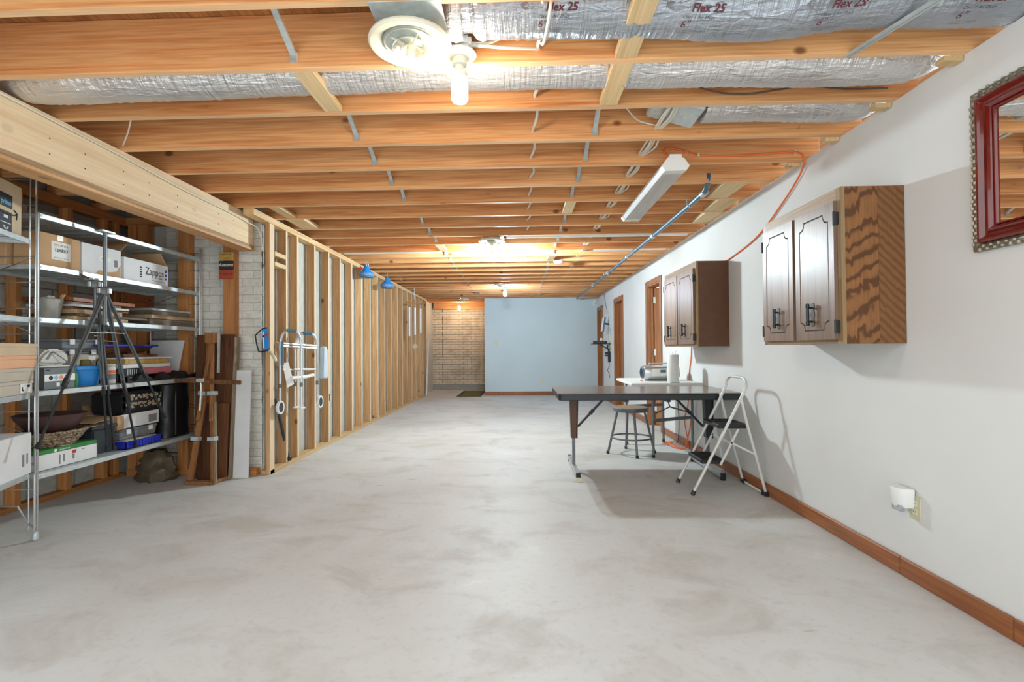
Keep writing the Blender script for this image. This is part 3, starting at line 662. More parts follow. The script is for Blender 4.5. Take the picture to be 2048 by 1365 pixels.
# ------------------------------------------------------------ wall cabinets
def outline(y0, y1, z0, z1, ins, r):
    a0, a1, b0, b1 = y0+ins, y1-ins, z0+ins*1.1, z1-ins*1.1; st_ = r*.22; P = []
    for cy, cz, ang in ((a0, b0, 0), (a1, b0, 90), (a1, b1, 180), (a0, b1, 270)):
        # concave cove corner, walked counter-clockwise, with a small step at both ends
        A = math.radians(ang)
        ex = (math.cos(A), math.sin(A)); ey = (-math.sin(A), math.cos(A))
        L = [(0, r+st_), (st_, r+st_)] + [(st_+(r)*math.sin(t*pi/2/6), st_+(r)*math.cos(t*pi/2/6)) for t in range(1, 6)] + [(r+st_, st_), (r+st_, 0)]
        P += [(cy + ex[0]*p+ey[0]*q, cz + ex[1]*p+ey[1]*q) for p, q in L]
    return P
def grooved_door(parent, x, y0, y1, z0, z1, th=.019):
    bmq = bmesh.new()
    P = outline(y0, y1, z0, z1, .042, .035); cy, cz = (y0+y1)/2, (z0+z1)/2
    def shrink(d): # inset by moving toward centre proportionally
        ky, kz = 1-d/((y1-y0)/2-.042), 1-d/((z1-z0)/2-.046); return [(cy+(a-cy)*ky, cz+(b-cz)*kz) for a, b in P]
    g = .0045; X = x-th
    rect = [bmq.verts.new((X, *p)) for p in ((y0, z0), (y1, z0), (y1, z1), (y0, z1))]
    back = [bmq.verts.new((x, *p)) for p in ((y0, z0), (y1, z0), (y1, z1), (y0, z1))]
    o0 = [bmq.verts.new((X, a, b)) for a, b in P]; o1 = [bmq.verts.new((X+g, a, b)) for a, b in shrink(.001)]
    i1 = [bmq.verts.new((X+g, a, b)) for a, b in shrink(.006)]; i0 = [bmq.verts.new((X+.0005, a, b)) for a, b in shrink(.008)]
    n_ = len(P)
    for A, B in ((o0, o1), (o1, i1), (i1, i0)):
        for i in range(n_): bmq.faces.new((A[i], A[(i+1) % n_], B[(i+1) % n_], B[i]))
    bmq.faces.new(i0)
    for i in range(4): bmq.faces.new((rect[i], rect[(i+1) % 4], back[(i+1) % 4], back[i]))
    bmq.faces.new(back)
    es = [bmq.edges.get((rect[i], rect[(i+1) % 4])) for i in range(4)] + [bmq.edges.get((o0[i], o0[(i+1) % n_])) for i in range(n_)]
    bmesh.ops.triangle_fill(bmq, use_beauty=True, use_dissolve=False, edges=es, normal=(-1, 0, 0))
    bmq.verts.index_update()
    m = MB(); m.add([v.co[:] for v in bmq.verts], [[v.index for v in f.verts] for f in bmq.faces]); bmq.free()
    d = build('door', m, m_oak_door, parent)
    # dark strip along the floor of the routed groove
    m = MB(); A, B = shrink(.0015), shrink(.0065)
    m.add([(X+g-.0006, a, b) for a, b in A] + [(X+g-.0006, a, b) for a, b in B], [(i, (i+1) % n_, n_+(i+1) % n_, n_+i) for i in range(n_)])
    build('groove', m, m_print, d)
    return d
def handle(parent, x, y, z):
    m = MB(); pl = []
    for i in range(25):
        t = i/24; zz = -.062+.124*t; wv = .010+.006*abs(math.sin(t*pi*3))*(1 if .06 < t < .94 else .3); pl.append((wv, zz))
    poly = [(a, b) for a, b in pl] + [(-a, b) for a, b in reversed(pl)]
    m.prism(poly, (x, y, z), (0, 1, 0), (0, 0, 1), -.0025)
    h = build('pull_handle', m, m_blackm, parent)
    g_ = MB().lathe([(.006, -.058), (.0095, -.056), (.0095, -.036), (.0075, -.034), (.0085, 0), (.0075, .034), (.0095, .036), (.0095, .056), (.006, .058)], (x-.027, y, z), 12)
    build('grip', g_, m_blackm, h, smooth=True)
    for s_ in (-.036, .036): build('standoff', MB().tube([(x, y, z+s_), (x-.027, y, z+s_)], .005, 8), m_blackm, h)
def cabinet(label, y0, y1, z0, z1, xf, side_mat, lip):
    t = thing('wall_cabinet', label, 'cabinet', (XR, (y0+y1)/2, z0), 'oak wall cabinets')
    x1 = XR-.001
    build('side_panel', bx(xf+.018, x1, y0, y0+.016, z0, z1), side_mat, t, bev=.001)
    build('side_panel', bx(xf+.018, x1, y1-.016, y1, z0, z1), side_mat, t, bev=.001)
    build('bottom_panel', bx(xf+.018, x1, y0+.016, y1-.016, z0+.012, z0+.026), m_oak, t); build('top_panel', bx(xf+.018, x1, y0+.016, y1-.016, z1-.016, z1), m_oak, t)
    build('back_panel', bx(x1-.008, x1, y0+.016, y1-.016, z0+.02, z1-.016), m_oak_dark, t)
    f = build('face_frame', bx(xf, xf+.018, y0, y0+.038, z0, z1), lip, t)
    build('stile', bx(xf, xf+.018, y1-.038, y1, z0, z1), m_oak_door, t)
    build('stile', bx(xf+.0002, xf+.018, (y0+y1)/2-.026, (y0+y1)/2+.026, z0+.03, z1-.075), m_oak_door, t)
    build('rail', bx(xf, xf+.018, y0+.038, y1-.038, z0, z0+.03), m_oak_y, t); build('rail', bx(xf, xf+.018, y0+.038, y1-.038, z1-.075, z1), m_oak_y, t)
    ym = (y0+y1)/2
    for a, b, hy, hin in ((y0+.028, ym-.014, (y0+ym)/2+.02, y0+.024), (ym+.014, y1-.028, (ym+y1)/2-.02, y1-.026)):
        d = grooved_door(t, xf-.001, a, b, z0+.022, z1-.062)
        handle(d, xf-.020, hy if a < ym-.1 else hy, z0+.155)
        for zz in (z0+.085, z1-.15):
            m = MB().box(xf-.021, xf-.001, hin-.007, hin+.007, zz-.03, zz+.03); m.lathe([(.005, -.034), (.006, -.03), (.006, .03), (.005, .034)], (xf-.02, hin, zz), 8)
            build('hinge', m, m_blackm, d)
    return t
m_lip = wood('pale_frame_edge', S(176,150,112), S(154,124,86), S(120,90,58), 2, 0, .45, 1.3)
c1 = cabinet('dark oak wall cabinet with boldly grained side nearest the red framed mirror', 2.488, 3.262, 1.130, 1.896, 1.566, m_zebra, m_lip)
build('veneer_strip', bx(1.74, XR-.002, 2.4868, 2.4885, 1.131, 1.895), m_zebra2, c1)
build('worn_lip', bx(1.5655, 1.5665, 2.489, 2.522, 1.45, 1.895), m_wood_grey, c1)
c2 = cabinet('oak wall cabinet with plain brown side above the paper towel roll', 4.530, 5.488, 1.125, 1.888, 1.578, m_oak_dark, m_lip)

# ------------------------------------------------------------ mirror
t = thing('wall_mirror', 'framed wall mirror with glossy red frame and silver leaf edge', 'mirror', (XR, 1.62, 1.495))
ya, yb, za, zb = 1.12, 2.102, 1.495, 2.137
def frame_piece(name, prof, mat):
    # prof: (inset, height off wall) pairs swept round the rectangle with mitred corners
    m = MB(); vs = []
    for ins, hgt in prof: vs += [(XR-hgt, ya+ins, za+ins), (XR-hgt, yb-ins, za+ins), (XR-hgt, yb-ins, zb-ins), (XR-hgt, ya+ins, zb-ins)]
    fs = [(i*4+k, i*4+(k+1) % 4, (i+1)*4+(k+1) % 4, (i+1)*4+k) for i in range(len(prof)-1) for k in range(4)]
    m.add(vs, fs); return build(name, m, mat, t)
frame_piece('silver_border', [(0, 0), (0, .018), (.006, .026), (.020, .026), (.030, .020), (.032, .012)], m_silver)
frame_piece('red_moulding', [(.030, .012), (.032, .030), (.038, .038), (.046, .038), (.050, .030), (.056, .022), (.064, .020), (.072, .028), (.078, .030), (.086, .024), (.090, .012)], m_maple)
frame_piece('inner_bead', [(.090, .012), (.091, .018), (.097, .018), (.100, .008)], m_maple)
m = MB(); m.box(XR-.009, XR-.001, ya+.09, yb-.09, za+.09, zb-.09); build('mirror_glass', m, m_mirror, t)
m = MB(); rg = random.Random(4)                       # raised leaf ornament on the border
for i in range(60):
    for side in (0, 1):
        yy = ya+.02+(yb-ya-.04)*i/60; zc = (za+.011) if side == 0 else (zb-.011)
        m.ball((XR-.025, yy, zc+.006*(-1)**i), .0085, 6, .7 + rg.random()*.5)
for i in range(40):
    zz = za+.03+(zb-za-.06)*i/40; m.ball((XR-.025, yb-.014+.006*(-1)**i, zz), .0085, 6, 1.1 + rg.random()*.4)
tag(build('leaf_ornament', m, m_leaf, t, smooth=True), 'raised silver leaf ornament', kind='stuff')

# ------------------------------------------------------------ outlets, night light, switch, sensor
def outlet(label, o, u, plug=False, toggle=False):
    o = Vector(o); u = Vector(u); v = Vector((0,0,1)); nn = u.cross(v)
    t = thing('wall_switch' if toggle else 'wall_outlet', label, 'switch' if toggle else 'outlet', o)
    build('plate', MB().prism([(-.035, -.057), (.035, -.057), (.035, .057), (-.035, .057)], o, u, v, .005), m_ivory, t, bev=.002)
    if toggle: build('toggle', MB().bar(o+nn*.004, o+nn*.014+v*.006, .009, .018), m_ivory, t)
    else:
        for dz in (-.02, .02):
            r_ = build('receptacle', MB().prism([(-.016, -.012), (.016, -.012), (.016, .012), (-.016, .012)], o+v*dz+nn*.005, u, v, .002), m_cream, t, bev=.002)
            for s_ in (-.006, .006): build('slot', MB().prism([(-.001, -.004), (.001, -.004), (.001, .004), (-.001, .004)], o+v*(dz+.002)+u*s_+nn*.007, u, v, .0006), m_print, r_)
    return t
outlet('ivory outlet low on the blue-grey far wall', (.535, YF, .344), (1, 0, 0))
outlet('ivory light switch on the blue-grey far wall', (-.557, YF, 1.236), (1, 0, 0), toggle=True)
outlet('ivory outlet behind the plug-in night light on the white wall', (XR, 2.455, .352), (0, -1, 0))
t = thing('night_light', 'white plug-in night light with curved shade on the low outlet', 'night light', (XR-.03, 2.50, .36))
m = MB(); P = [(math.cos(a*pi/10)*.052, math.sin(a*pi/10)*.062) for a in range(11)]
vs = []
for z, k in ((.345, .88), (.36, 1.0), (.43, 1.08), (.437, 1.02)):
    vs += [(XR-.007-b*k, 2.505+a*k, z) for a, b in P]
m.add(vs, [(i*11+j, i*11+j+1, (i+1)*11+j+1, (i+1)*11+j) for i in range(3) for j in range(10)] + [tuple(range(33, 44))])
sh = build('shade', m, m_white, t, smooth=True)
build('body', bx(XR-.045, XR-.007, 2.478, 2.532, .338, .40), m_white, t, bev=.004)
build('lens', MB().prism([(-.035, 0), (.02, 0), (.02, .03), (-.035, .03)], (XR-.0615, 2.505, .328), (0, 1, 0), (0, 0, 1), .025), m_clear, t, bev=.002)
t = thing('wall_sensor', 'small white box high in the corner on the blue-grey far wall', 'sensor', (1.80, YF, 2.15))
build('body', bx(1.76, 1.835, YF-.04, YF, 2.13, 2.25), m_white, t, bev=.006); build('lens', bx(1.772, 1.823, YF-.044, YF-.038, 2.15, 2.2), m_ivory, t, bev=.003)
cable('wall_wire', 'thin dark wire running down the white wall above the wall shelf', [(XR-.006, 11.05, 2.30), (XR-.006, 10.9, 2.1), (XR-.006, 10.7, 1.9), (XR-.01, 10.5, 1.75)], .004, m_cableg)
cable('wall_wire', 'white wire bunch beside the tilted grey box down to the wall shelf', [(XR-.008, 10.7, 2.0), (XR-.008, 10.55, 1.8), (XR-.01, 10.42, 1.55), (XR-.012, 10.35, 1.25)], .009, m_cable)

# ------------------------------------------------------------ wall shelf with its devices
t = thing('wall_shelf', 'small dark shelf holding a black box on the white wall', 'shelf', (XR, 10.42, 1.19))
build('board', bx(1.49, XR-.012, 10.28, 10.56, 1.192, 1.207), m_blackm, t, bev=.002); build('mount_plate', bx(XR-.012, XR, 10.33, 10.52, 1.03, 1.36), m_ivory, t)
for yy in (10.33, 10.51): build('bracket', MB().bar((XR-.015, yy, 1.08), (1.66, yy, 1.19), .012, .012), m_black, t)
t = thing('router_box', 'black electronics box lying on the small wall shelf', 'router', (1.63, 10.42, 1.208))
build('body', bx(1.53, 1.79, 10.31, 10.53, 1.2075, 1.262), m_black, t, bev=.004)
for i in range(6): build('vent_slot', bx(1.56+i*.035, 1.575+i*.035, 10.3085, 10.311, 1.22, 1.25), m_greym, t)
one('white_adapter', MB().box(1.66, 1.71, 10.40, 10.45, 1.2635, 1.32), m_white, 'small white cube standing on the black electronics box', 'adapter', bev=.008)
t = thing('wall_modem', 'tilted pale grey box fixed high above the small wall shelf', 'modem', (1.78, 10.45, 1.46))
m = MB(); m.M = Matrix.Translation((1.735, 10.45, 1.60)) @ Matrix.Rotation(.14, 4, 'Y'); m.box(-.012, .022, -.10, .10, -.15, .15); build('back_case', m, m_teal, t, bev=.004)
m = MB(); m.M = Matrix.Translation((1.735, 10.45, 1.60)) @ Matrix.Rotation(.14, 4, 'Y'); m.box(-.018, -.011, -.095, .095, -.145, .145); build('face_panel', m, m_white, t, bev=.003)
m = MB().tube([(1.76, 10.45, 1.62), (XR, 10.45, 1.60)], .018, 10); build('arm', m, m_black, t)
m = MB().box(XR-.022, XR, 10.33, 10.41, 1.50, 1.78); one('grey_panel', m, m_galv, 'flat grey panel on the wall behind the tilted box', 'panel', bev=.002)
t = thing('power_strip', 'black power strip hanging with plugs below the wall shelf', 'power strip', (XR-.02, 10.42, .82))
build('body', bx(XR-.05, XR-.002, 10.36, 10.43, .82, 1.06), m_black, t, bev=.005)
for z in (.96, 1.01): build('plug', bx(XR-.11, XR-.05, 10.37, 10.42, z-.018, z+.018), m_black, t, bev=.006)
build('cord', MB().tube(spline([(XR-.03, 10.4, .82), (XR-.03, 10.38, .74), (XR-.06, 10.4, .66), (XR-.03, 10.42, .60), (XR-.012, 10.42, .5)], 5), .006, 6), m_cableg, t)
build('cord', MB().tube(spline([(XR-.03, 10.4, 1.06), (XR-.06, 10.4, 1.12), (XR-.05, 10.4, 1.18)], 5), .014, 6), m_black, t)

# ------------------------------------------------------------ dark folding table
t = thing('folding_table', 'brown topped folding table with grey edge and T legs across the room', 'table', (1.1, 4.68, 0))
def rrect(x0, x1, y0, y1, r, n=5):
    P = []
    for cx, cy, a in ((x1-r, y1-r, 0), (x0+r, y1-r, 90), (x0+r, y0+r, 180), (x1-r, y0+r, 270)):
        P += [(cx+r*math.cos(math.radians(a+90*i/n)), cy+r*math.sin(math.radians(a+90*i/n))) for i in range(n+1)]
    return P
build('tabletop', MB().prism(rrect(.322, 1.848, 4.25, 5.11, .035), (0, 0, .728), (1,0,0), (0,1,0), .009), m_lam, t, bev=.003)
build('edge_band', MB().prism(rrect(.328, 1.842, 4.256, 5.104, .035), (0, 0, .676), (1,0,0), (0,1,0), .052), m_blackm, t, bev=.004)
for x, fl in ((.49, 1), (1.70, -1)):
    lg = build('leg_post', MB().prism([(-.034, .645), (.034, .645), (.024, .30), (-.024, .30)], (x, 4.67, 0), (1,0,0), (0,0,1), .075), m_oak_dark if fl > 0 else m_blackm, t, bev=.004)
    build('leg_flange', MB().prism([(.034, .66), (.040, .66), (.030, .30), (.024, .30)], (x, 4.69, 0), (1,0,0), (0,0,1), .11), m_blackm, lg)
    build('leg_tube', bx(x-.013, x+.013, 4.62, 4.66, .055, .31), m_greym, t, bev=.003)
    ft_ = build('foot', bx(x-.018, x+.018, 4.28, 5.04, .018, .058), m_alu, t, bev=.004)
    for yy in (4.295, 5.025): build('foot_cap', bx(x-.019, x+.019, yy-.016, yy+.016, .0, .06), m_black, ft_, bev=.004)
    if fl > 0:
        m = MB().prism([(-.05, 0), (.05, 0), (.018, .03), (-.018, .03)], (x, 4.262, 0), (1,0,0), (0,0,1), .025); build('glide', m, m_ivory, ft_)
    a = Vector((x+fl*.04, 4.64, .40)); b = Vector((x+fl*.30, 4.64, .675))
    br_ = build('brace', MB().bar(a, b, .014, .020), m_blackm, t)
    build('brace_joint', MB().bar(a.lerp(b, .42), a.lerp(b, .56), .022, .030), m_black, br_)
for x in (.9, 1.25): build('support_rail', MB().bar((x, 4.27, .668), (x, 5.09, .668), .03, .016), m_blackm, t)

# ------------------------------------------------------------ white folding table
t = thing('white_table', 'white topped folding table against the wall behind the brown table', 'table', (1.5, 5.64, 0))
build('tabletop', MB().prism([(1.135, 5.16), (1.855, 5.16), (1.855, 6.12), (1.20, 6.12), (1.155, 6.06)], (0, 0, .728), (1,0,0), (0,1,0), .026), m_white, t, bev=.005, seg=2)
for (x, y) in ((1.235, 5.88), (1.352, 5.17), (1.70, 6.04), (1.83, 5.42)):
    lg = build('leg', MB().tube([(x, y, .012), (x, y, .728)], .013, 10), m_greym, t, smooth=True); build('foot_cap', MB().lathe([(.014, 0), (.017, .002), (.016, .03)], (x, y, 0), 10), m_black, lg)
for a, b, z in (((1.352, 5.17), (1.83, 5.42), .375), ((1.235, 5.88), (1.70, 6.04), .44)): build('crossbar', MB().bar((*a, z), (*b, z), .012, .034), m_greym, t)
build('brace', MB().tube([(1.365, 5.18, .44), (1.56, 5.30, .50), (1.52, 5.40, .728)], .008, 8), m_greym, t); build('brace', MB().tube([(1.56, 5.30, .50), (1.82, 5.40, .42)], .008, 8), m_greym, t)
m = MB().lathe([(.018, 0), (.056, 0), (.058, .004), (.058, .274), (.055, .279), (.018, .279)], (1.585, 5.26, .765), 28)
t = thing('paper_towel_roll', 'white paper towel roll standing on a holder on the white table', 'paper towel', (1.585, 5.26, .754))
build('roll', m, m_white, t, smooth=True)
build('holder_base', MB().lathe([(.065, 0), (.068, .004), (.065, .01)], (1.585, 5.26, .7545), 24), m_galv, t)
build('holder_rod', MB().tube([(1.585, 5.26, .765), (1.585, 5.26, 1.075)], .004, 8), m_galv, t); build('tear_wire', MB().tube([(1.61, 5.26, 1.04), (1.618, 5.26, 1.085)], .002, 6), m_galv, t)
# portable stereo
t = thing('portable_stereo', 'silver portable stereo with blue speaker end on the white table', 'stereo', (1.54, 5.62, .754))
m = MB(); prof = []
Mx = Matrix.Translation((1.55, 5.62, .845)) @ Matrix.Rotation(.12, 4, 'Z'); m.M = Mx
secs = [(-.20, .070, .066), (-.185, .082, .076), (-.10, .088, .082), (.10, .088, .082), (.185, .082, .076), (.20, .070, .066)]
vs = []; nn_ = 20
for x, ry, rz in secs:
    for k in range(nn_):
        a = 2*pi*k/nn_; vs.append((x, ry*math.copysign(abs(math.cos(a))**.7, math.cos(a)), rz*math.copysign(abs(math.sin(a))**.7, math.sin(a))))
m.add(vs, [(i*nn_+k, i*nn_+(k+1) % nn_, (i+1)*nn_+(k+1) % nn_, (i+1)*nn_+k) for i in range(5) for k in range(nn_)] + [tuple(range(nn_)), tuple(range(5*nn_, 6*nn_))])
bd = build('body', m, m_alu, t, smooth=True)
m = MB(); m.M = Mx; m.lathe([(.062, 0), (.066, -.006), (.055, -.01), (.001, -.006)], (-.20, 0, 0), 8, 'X'); build('speaker_ring', m, m_teal, t)
m = MB(); m.M = Mx; m.lathe([(.046, 0), (.046, -.005), (.03, -.001), (.012, -.007), (.001, -.008)], (-.207, 0, 0), 20, 'X'); build('speaker_cone', m, m_black, t, smooth=True)
m = MB(); m.M = Mx; m.box(-.12, .12, -.092, -.080, -.04, .045); build('face_panel', m, m_white, t, bev=.006)
m = MB(); m.M = Mx; m.box(-.03, .03, -.095, -.091, 0, .03); build('display', m, m_teal, t)
m = MB(); m.M = Mx; m.tube([(-.13, .0, .078), (-.12, 0, .098), (.12, 0, .098), (.13, 0, .078)], .007, 8); build('carry_handle', m, m_alu, t, smooth=True)
m = MB(); m.M = Mx; m.box(-.15, .15, -.05, .05, -.0905, -.07); build('base_foot', m, m_greym, t)
t = one('bottle_cap', MB().lathe([(.012, 0), (.013, .01), (.01, .012)], (1.33, 5.55, .754), 10), m_orange, 'tiny orange cap lying on the white table left of the stereo', 'cap')
cable('floor_cable', 'orange cable coiled on the floor under the white table', [(1.83, 5.43, .50), (1.832, 5.48, .30), (1.82, 5.55, .12), (1.80, 5.58, .012), (1.74, 5.60, .008), (1.70, 5.70, .008), (1.70, 5.82, .008), (1.66, 5.92, .008), (1.72, 5.96, .008), (1.76, 5.86, .008), (1.74, 5.72, .009), (1.78, 5.60, .014)], .007, m_orange, cat='cable')
cable('wall_cable', 'orange cable dropping from the smaller cabinet behind the tables', [(XR-.008, 5.50, 1.12), (XR-.008, 5.52, 1.0), (XR-.008, 5.58, .85), (XR-.012, 5.58, .7), (XR-.012, 5.62, .5), (XR-.012, 5.75, .3), (XR-.02, 5.62, .10), (XR-.03, 5.56, .02)], .0055, m_orange, cat='cable')
cable('wall_cable', 'grey cable hanging under the white table beside the orange one', [(1.845, 5.9, .72), (1.845, 5.95, .5), (1.84, 5.9, .25), (1.83, 5.94, .012), (1.76, 5.98, .008)], .005, m_cableg, cat='cable')

# ------------------------------------------------------------ stool
t = thing('metal_stool', 'round grey metal stool with worn seat beside the brown table', 'stool', (1.176, 5.385, 0))
cx, cy = 1.176, 5.385
build('seat', MB().lathe([(.15, .449), (.180, .448), (.183, .452), (.183, .484), (.178, .488), (.001, .488)], (cx, cy, 0), 36), m_greym, t, smooth=True)
build('seat_top', MB().lathe([(.172, .4885), (.168, .492), (.001, .493)], (cx, cy, 0), 36), m_wood_grey, t, smooth=True)
for a in range(4):
    an = a*pi/2 + .02; c_, s_ = math.cos(an), math.sin(an)
    lg = build('leg', MB().tube([(cx+.140*c_, cy+.140*s_, .455), (cx+.245*c_, cy+.245*s_, .012)], .0125, 10), m_greym, t, smooth=True)
    build('foot_cap', MB().lathe([(.014, 0), (.016, .003), (.015, .028)], (cx+.247*c_, cy+.247*s_, 0), 10), m_black, lg)
build('foot_ring', MB().tube([(cx+.207*math.cos(2*pi*k/32), cy+.207*math.sin(2*pi*k/32), .172) for k in range(32)], .009, 8, True), m_greym, t, smooth=True)

# ------------------------------------------------------------ step ladder
m_lwhite = plain('ladder_enamel', S(216,214,208), .35, .1, .04)
t = thing('step_stool', 'white folding two-step ladder with black treads leaning near the white wall', 'step ladder', (1.57, 4.05, 0))
yn, yf = 3.862, 4.218
hoop = [(1.305, yn, .02), (1.50, yn, .40), (1.683, yn, .758), (1.708, yn+.004, .838), (1.714, yn+.04, .872), (1.712, yn+.09, .882), (1.712, yf-.09, .882), (1.712, yf-.04, .872), (1.706, yf-.004, .838), (1.683, yf, .758), (1.50, yf, .40), (1.305, yf, .02)]
build('rail_frame', MB().tube(spline(hoop, 5), .0115, 10), m_lwhite, t, smooth=True)
rear = [(1.675, yn-.018, .735), (1.72, yn-.018, .53), (1.845, yn-.018, .04), (1.852, yn-.01, .018), (1.848, yn+.06, .013), (1.848, yf-.06, .013), (1.852, yf+.01, .018), (1.845, yf+.018, .04), (1.72, yf+.018, .53), (1.675, yf+.018, .735)]
rear = [(x-.014, y, z) for x, y, z in rear]
build('support_frame', MB().tube(spline(rear, 4), .0105, 10), m_lwhite, t, smooth=True)
for nm, x0, x1, z in (('step', 1.503, 1.738, .500), ('step', 1.378, 1.552, .232)):
    s_ = build(nm, MB().prism(rrect(x0, x1, yn+.016, yf-.016, .02), (0, 0, z), (1,0,0), (0,1,0), .030), m_black, t, bev=.005)
    for i in range(6): build('tread_rib', bx(x0+.02+i*(x1-x0-.04)/6, x0+.03+i*(x1-x0-.04)/6, yn+.04, yf-.04, z+.029, z+.033), m_rubber, s_)
for y in (yn-.012, yf+.012):
    build('link', MB().bar((1.640, y, .50), (1.505, y, .232), .006, .016), m_lwhite, t); build('link', MB().bar((1.585, y, .40), (1.772, y, .305), .006, .014), m_lwhite, t)
for y in (yn, yf):
    build('foot_cap', MB().tube([(1.298, y, .004), (1.312, y, .034)], .0155, 10), m_black, t)
build('foot_cap', MB().box(1.818, 1.856, yn-.035, yn+.03, 0, .034), m_black, t, bev=.006); build('foot_cap', MB().box(1.818, 1.856, yf-.03, yf+.035, 0, .034), m_black, t, bev=.006)
# door mat
t = thing('door_mat', 'olive door mat with dark border on the floor by the brick recess', 'mat', (-1.19, 12.45, 0))
build('pile', MB().prism([(-1.47, 11.68), (-.90, 11.68), (-.90, 13.2), (-1.47, 13.2)], (0,0,.001), (1,0,0), (0,1,0), .012), m_mat, t)
for a in ((-1.47, -.90, 11.68, 11.74), (-1.47, -.90, 13.14, 13.2), (-1.47, -1.41, 11.74, 13.14), (-.96, -.90, 11.74, 13.14)): build('border', bx(a[0], a[1], a[2], a[3], .0135, .016), m_print, t)
# ------------------------------------------------------------ shelving racks
def rack(label, M, L, Dp, levels, ztop, ztop_far, far_end=True):
    # local frame: x from front (0) to back (-Dp), y along the shelf 0..L
    t = thing('shelving_rack', label, 'shelving', M @ Vector((-Dp/2, L/2, 0)), 'chrome shelving racks')
    def b_(name, m, mat, par=None, **k): m.M = Matrix(); m.v = [M @ p for p in m.v]; return build(name, m, mat, par or t, **k)
    for y, zt in ((0, ztop), (L, ztop_far)) if far_end else ((0, ztop),):
        for x in (0, -Dp):
            m = MB(); m.tube([(x, y-.007, .03), (x, y-.007, zt)], .006, 8); m.tube([(x, y+.010, .03), (x, y+.010, zt-.28 if y == 0 else zt)], .005, 8)
            p_ = b_('post', m, m_chrome, smooth=True)
            b_('foot', MB().lathe([(.011, 0), (.016, .004), (.016, .035), (.010, .05)], (x, y, 0), 12), m_galv, p_, smooth=True)
        m = MB(); zs = [.30 + .155*i for i in range(int((zt-.32)/.155)+1)]
        for z in zs: m.tube([(0, y, z), (-Dp, y, z)], .0035, 6)
        m.tube([(-.045, y, .06), (-.045, y, zt-.06)], .004, 6)
        for i in range(0, len(zs)-2, 2):
            m.tube([(0, y, zs[i]), (-Dp, y, zs[i+1])] if (i//2) % 2 else [(-Dp, y, zs[i]), (0, y, zs[i+1])], .003, 6)
        m.tube([(0, y, .07), (-.04, y, .09), (-.11, y, .20), (-Dp+.10, y, .20), (-Dp+.04, y, .09), (-Dp, y, .07)], .006, 6)
        b_('end_ladder', m, m_chrome, smooth=True)
    for z in levels:
        m = MB(); a, b = .018, L-.018
        m.box(-.009, .0, a, b, z-.032, z); m.box(-Dp, -Dp+.009, a, b, z-.032, z); m.box(-Dp+.009, -.009, a, a+.01, z-.028, z); m.box(-Dp+.009, -.009, b-.01, b, z-.028, z)
        s_ = b_('shelf', m, m_zinc, bev=.002)
        m = MB(); k = int(Dp/.024)
        for i in range(k):
            x = -.014 - (Dp-.03)*i/(k-1); m.box(x-.0065, x+.0065, a+.01, b-.01, z-.008, z-.003)
        for i in range(14):
            y = a+.05+(b-a-.1)*i/13; m.box(-Dp+.009, -.009, y-.004, y+.004, z-.014, z-.008)
        d_ = b_('deck', m, m_galv, s_); tag(d_, 'ribbed wire deck', kind='stuff')
        for y in (a+.012, b-.012): b_('clip', MB().lathe([(.009, 0), (.007, .003)], (.0, y, z-.016), 8, 'X'), m_galv, s_)
    return t
XS, Y0, LS, DS = -2.885, 2.912, 1.548, .46
LV = [1.962, 1.652, 1.330, .885, .388]
rack('chrome wire shelving rack along the block wall, with a tripod on its front', Matrix.Translation((XS, Y0, 0)), LS, DS, LV, 2.244, 2.05)
ML = Matrix.Translation((-2.872, 2.868, 0)) @ Matrix.Rotation(math.radians(21), 4, 'Z') @ Matrix.Translation((0, -1.2, 0))
LL = [1.785, 1.325, .878, .412]
rack('near chrome rack at the left edge holding shoe boxes and a tall carton', ML, 1.2, .46, LL, 2.24, 2.24, False)

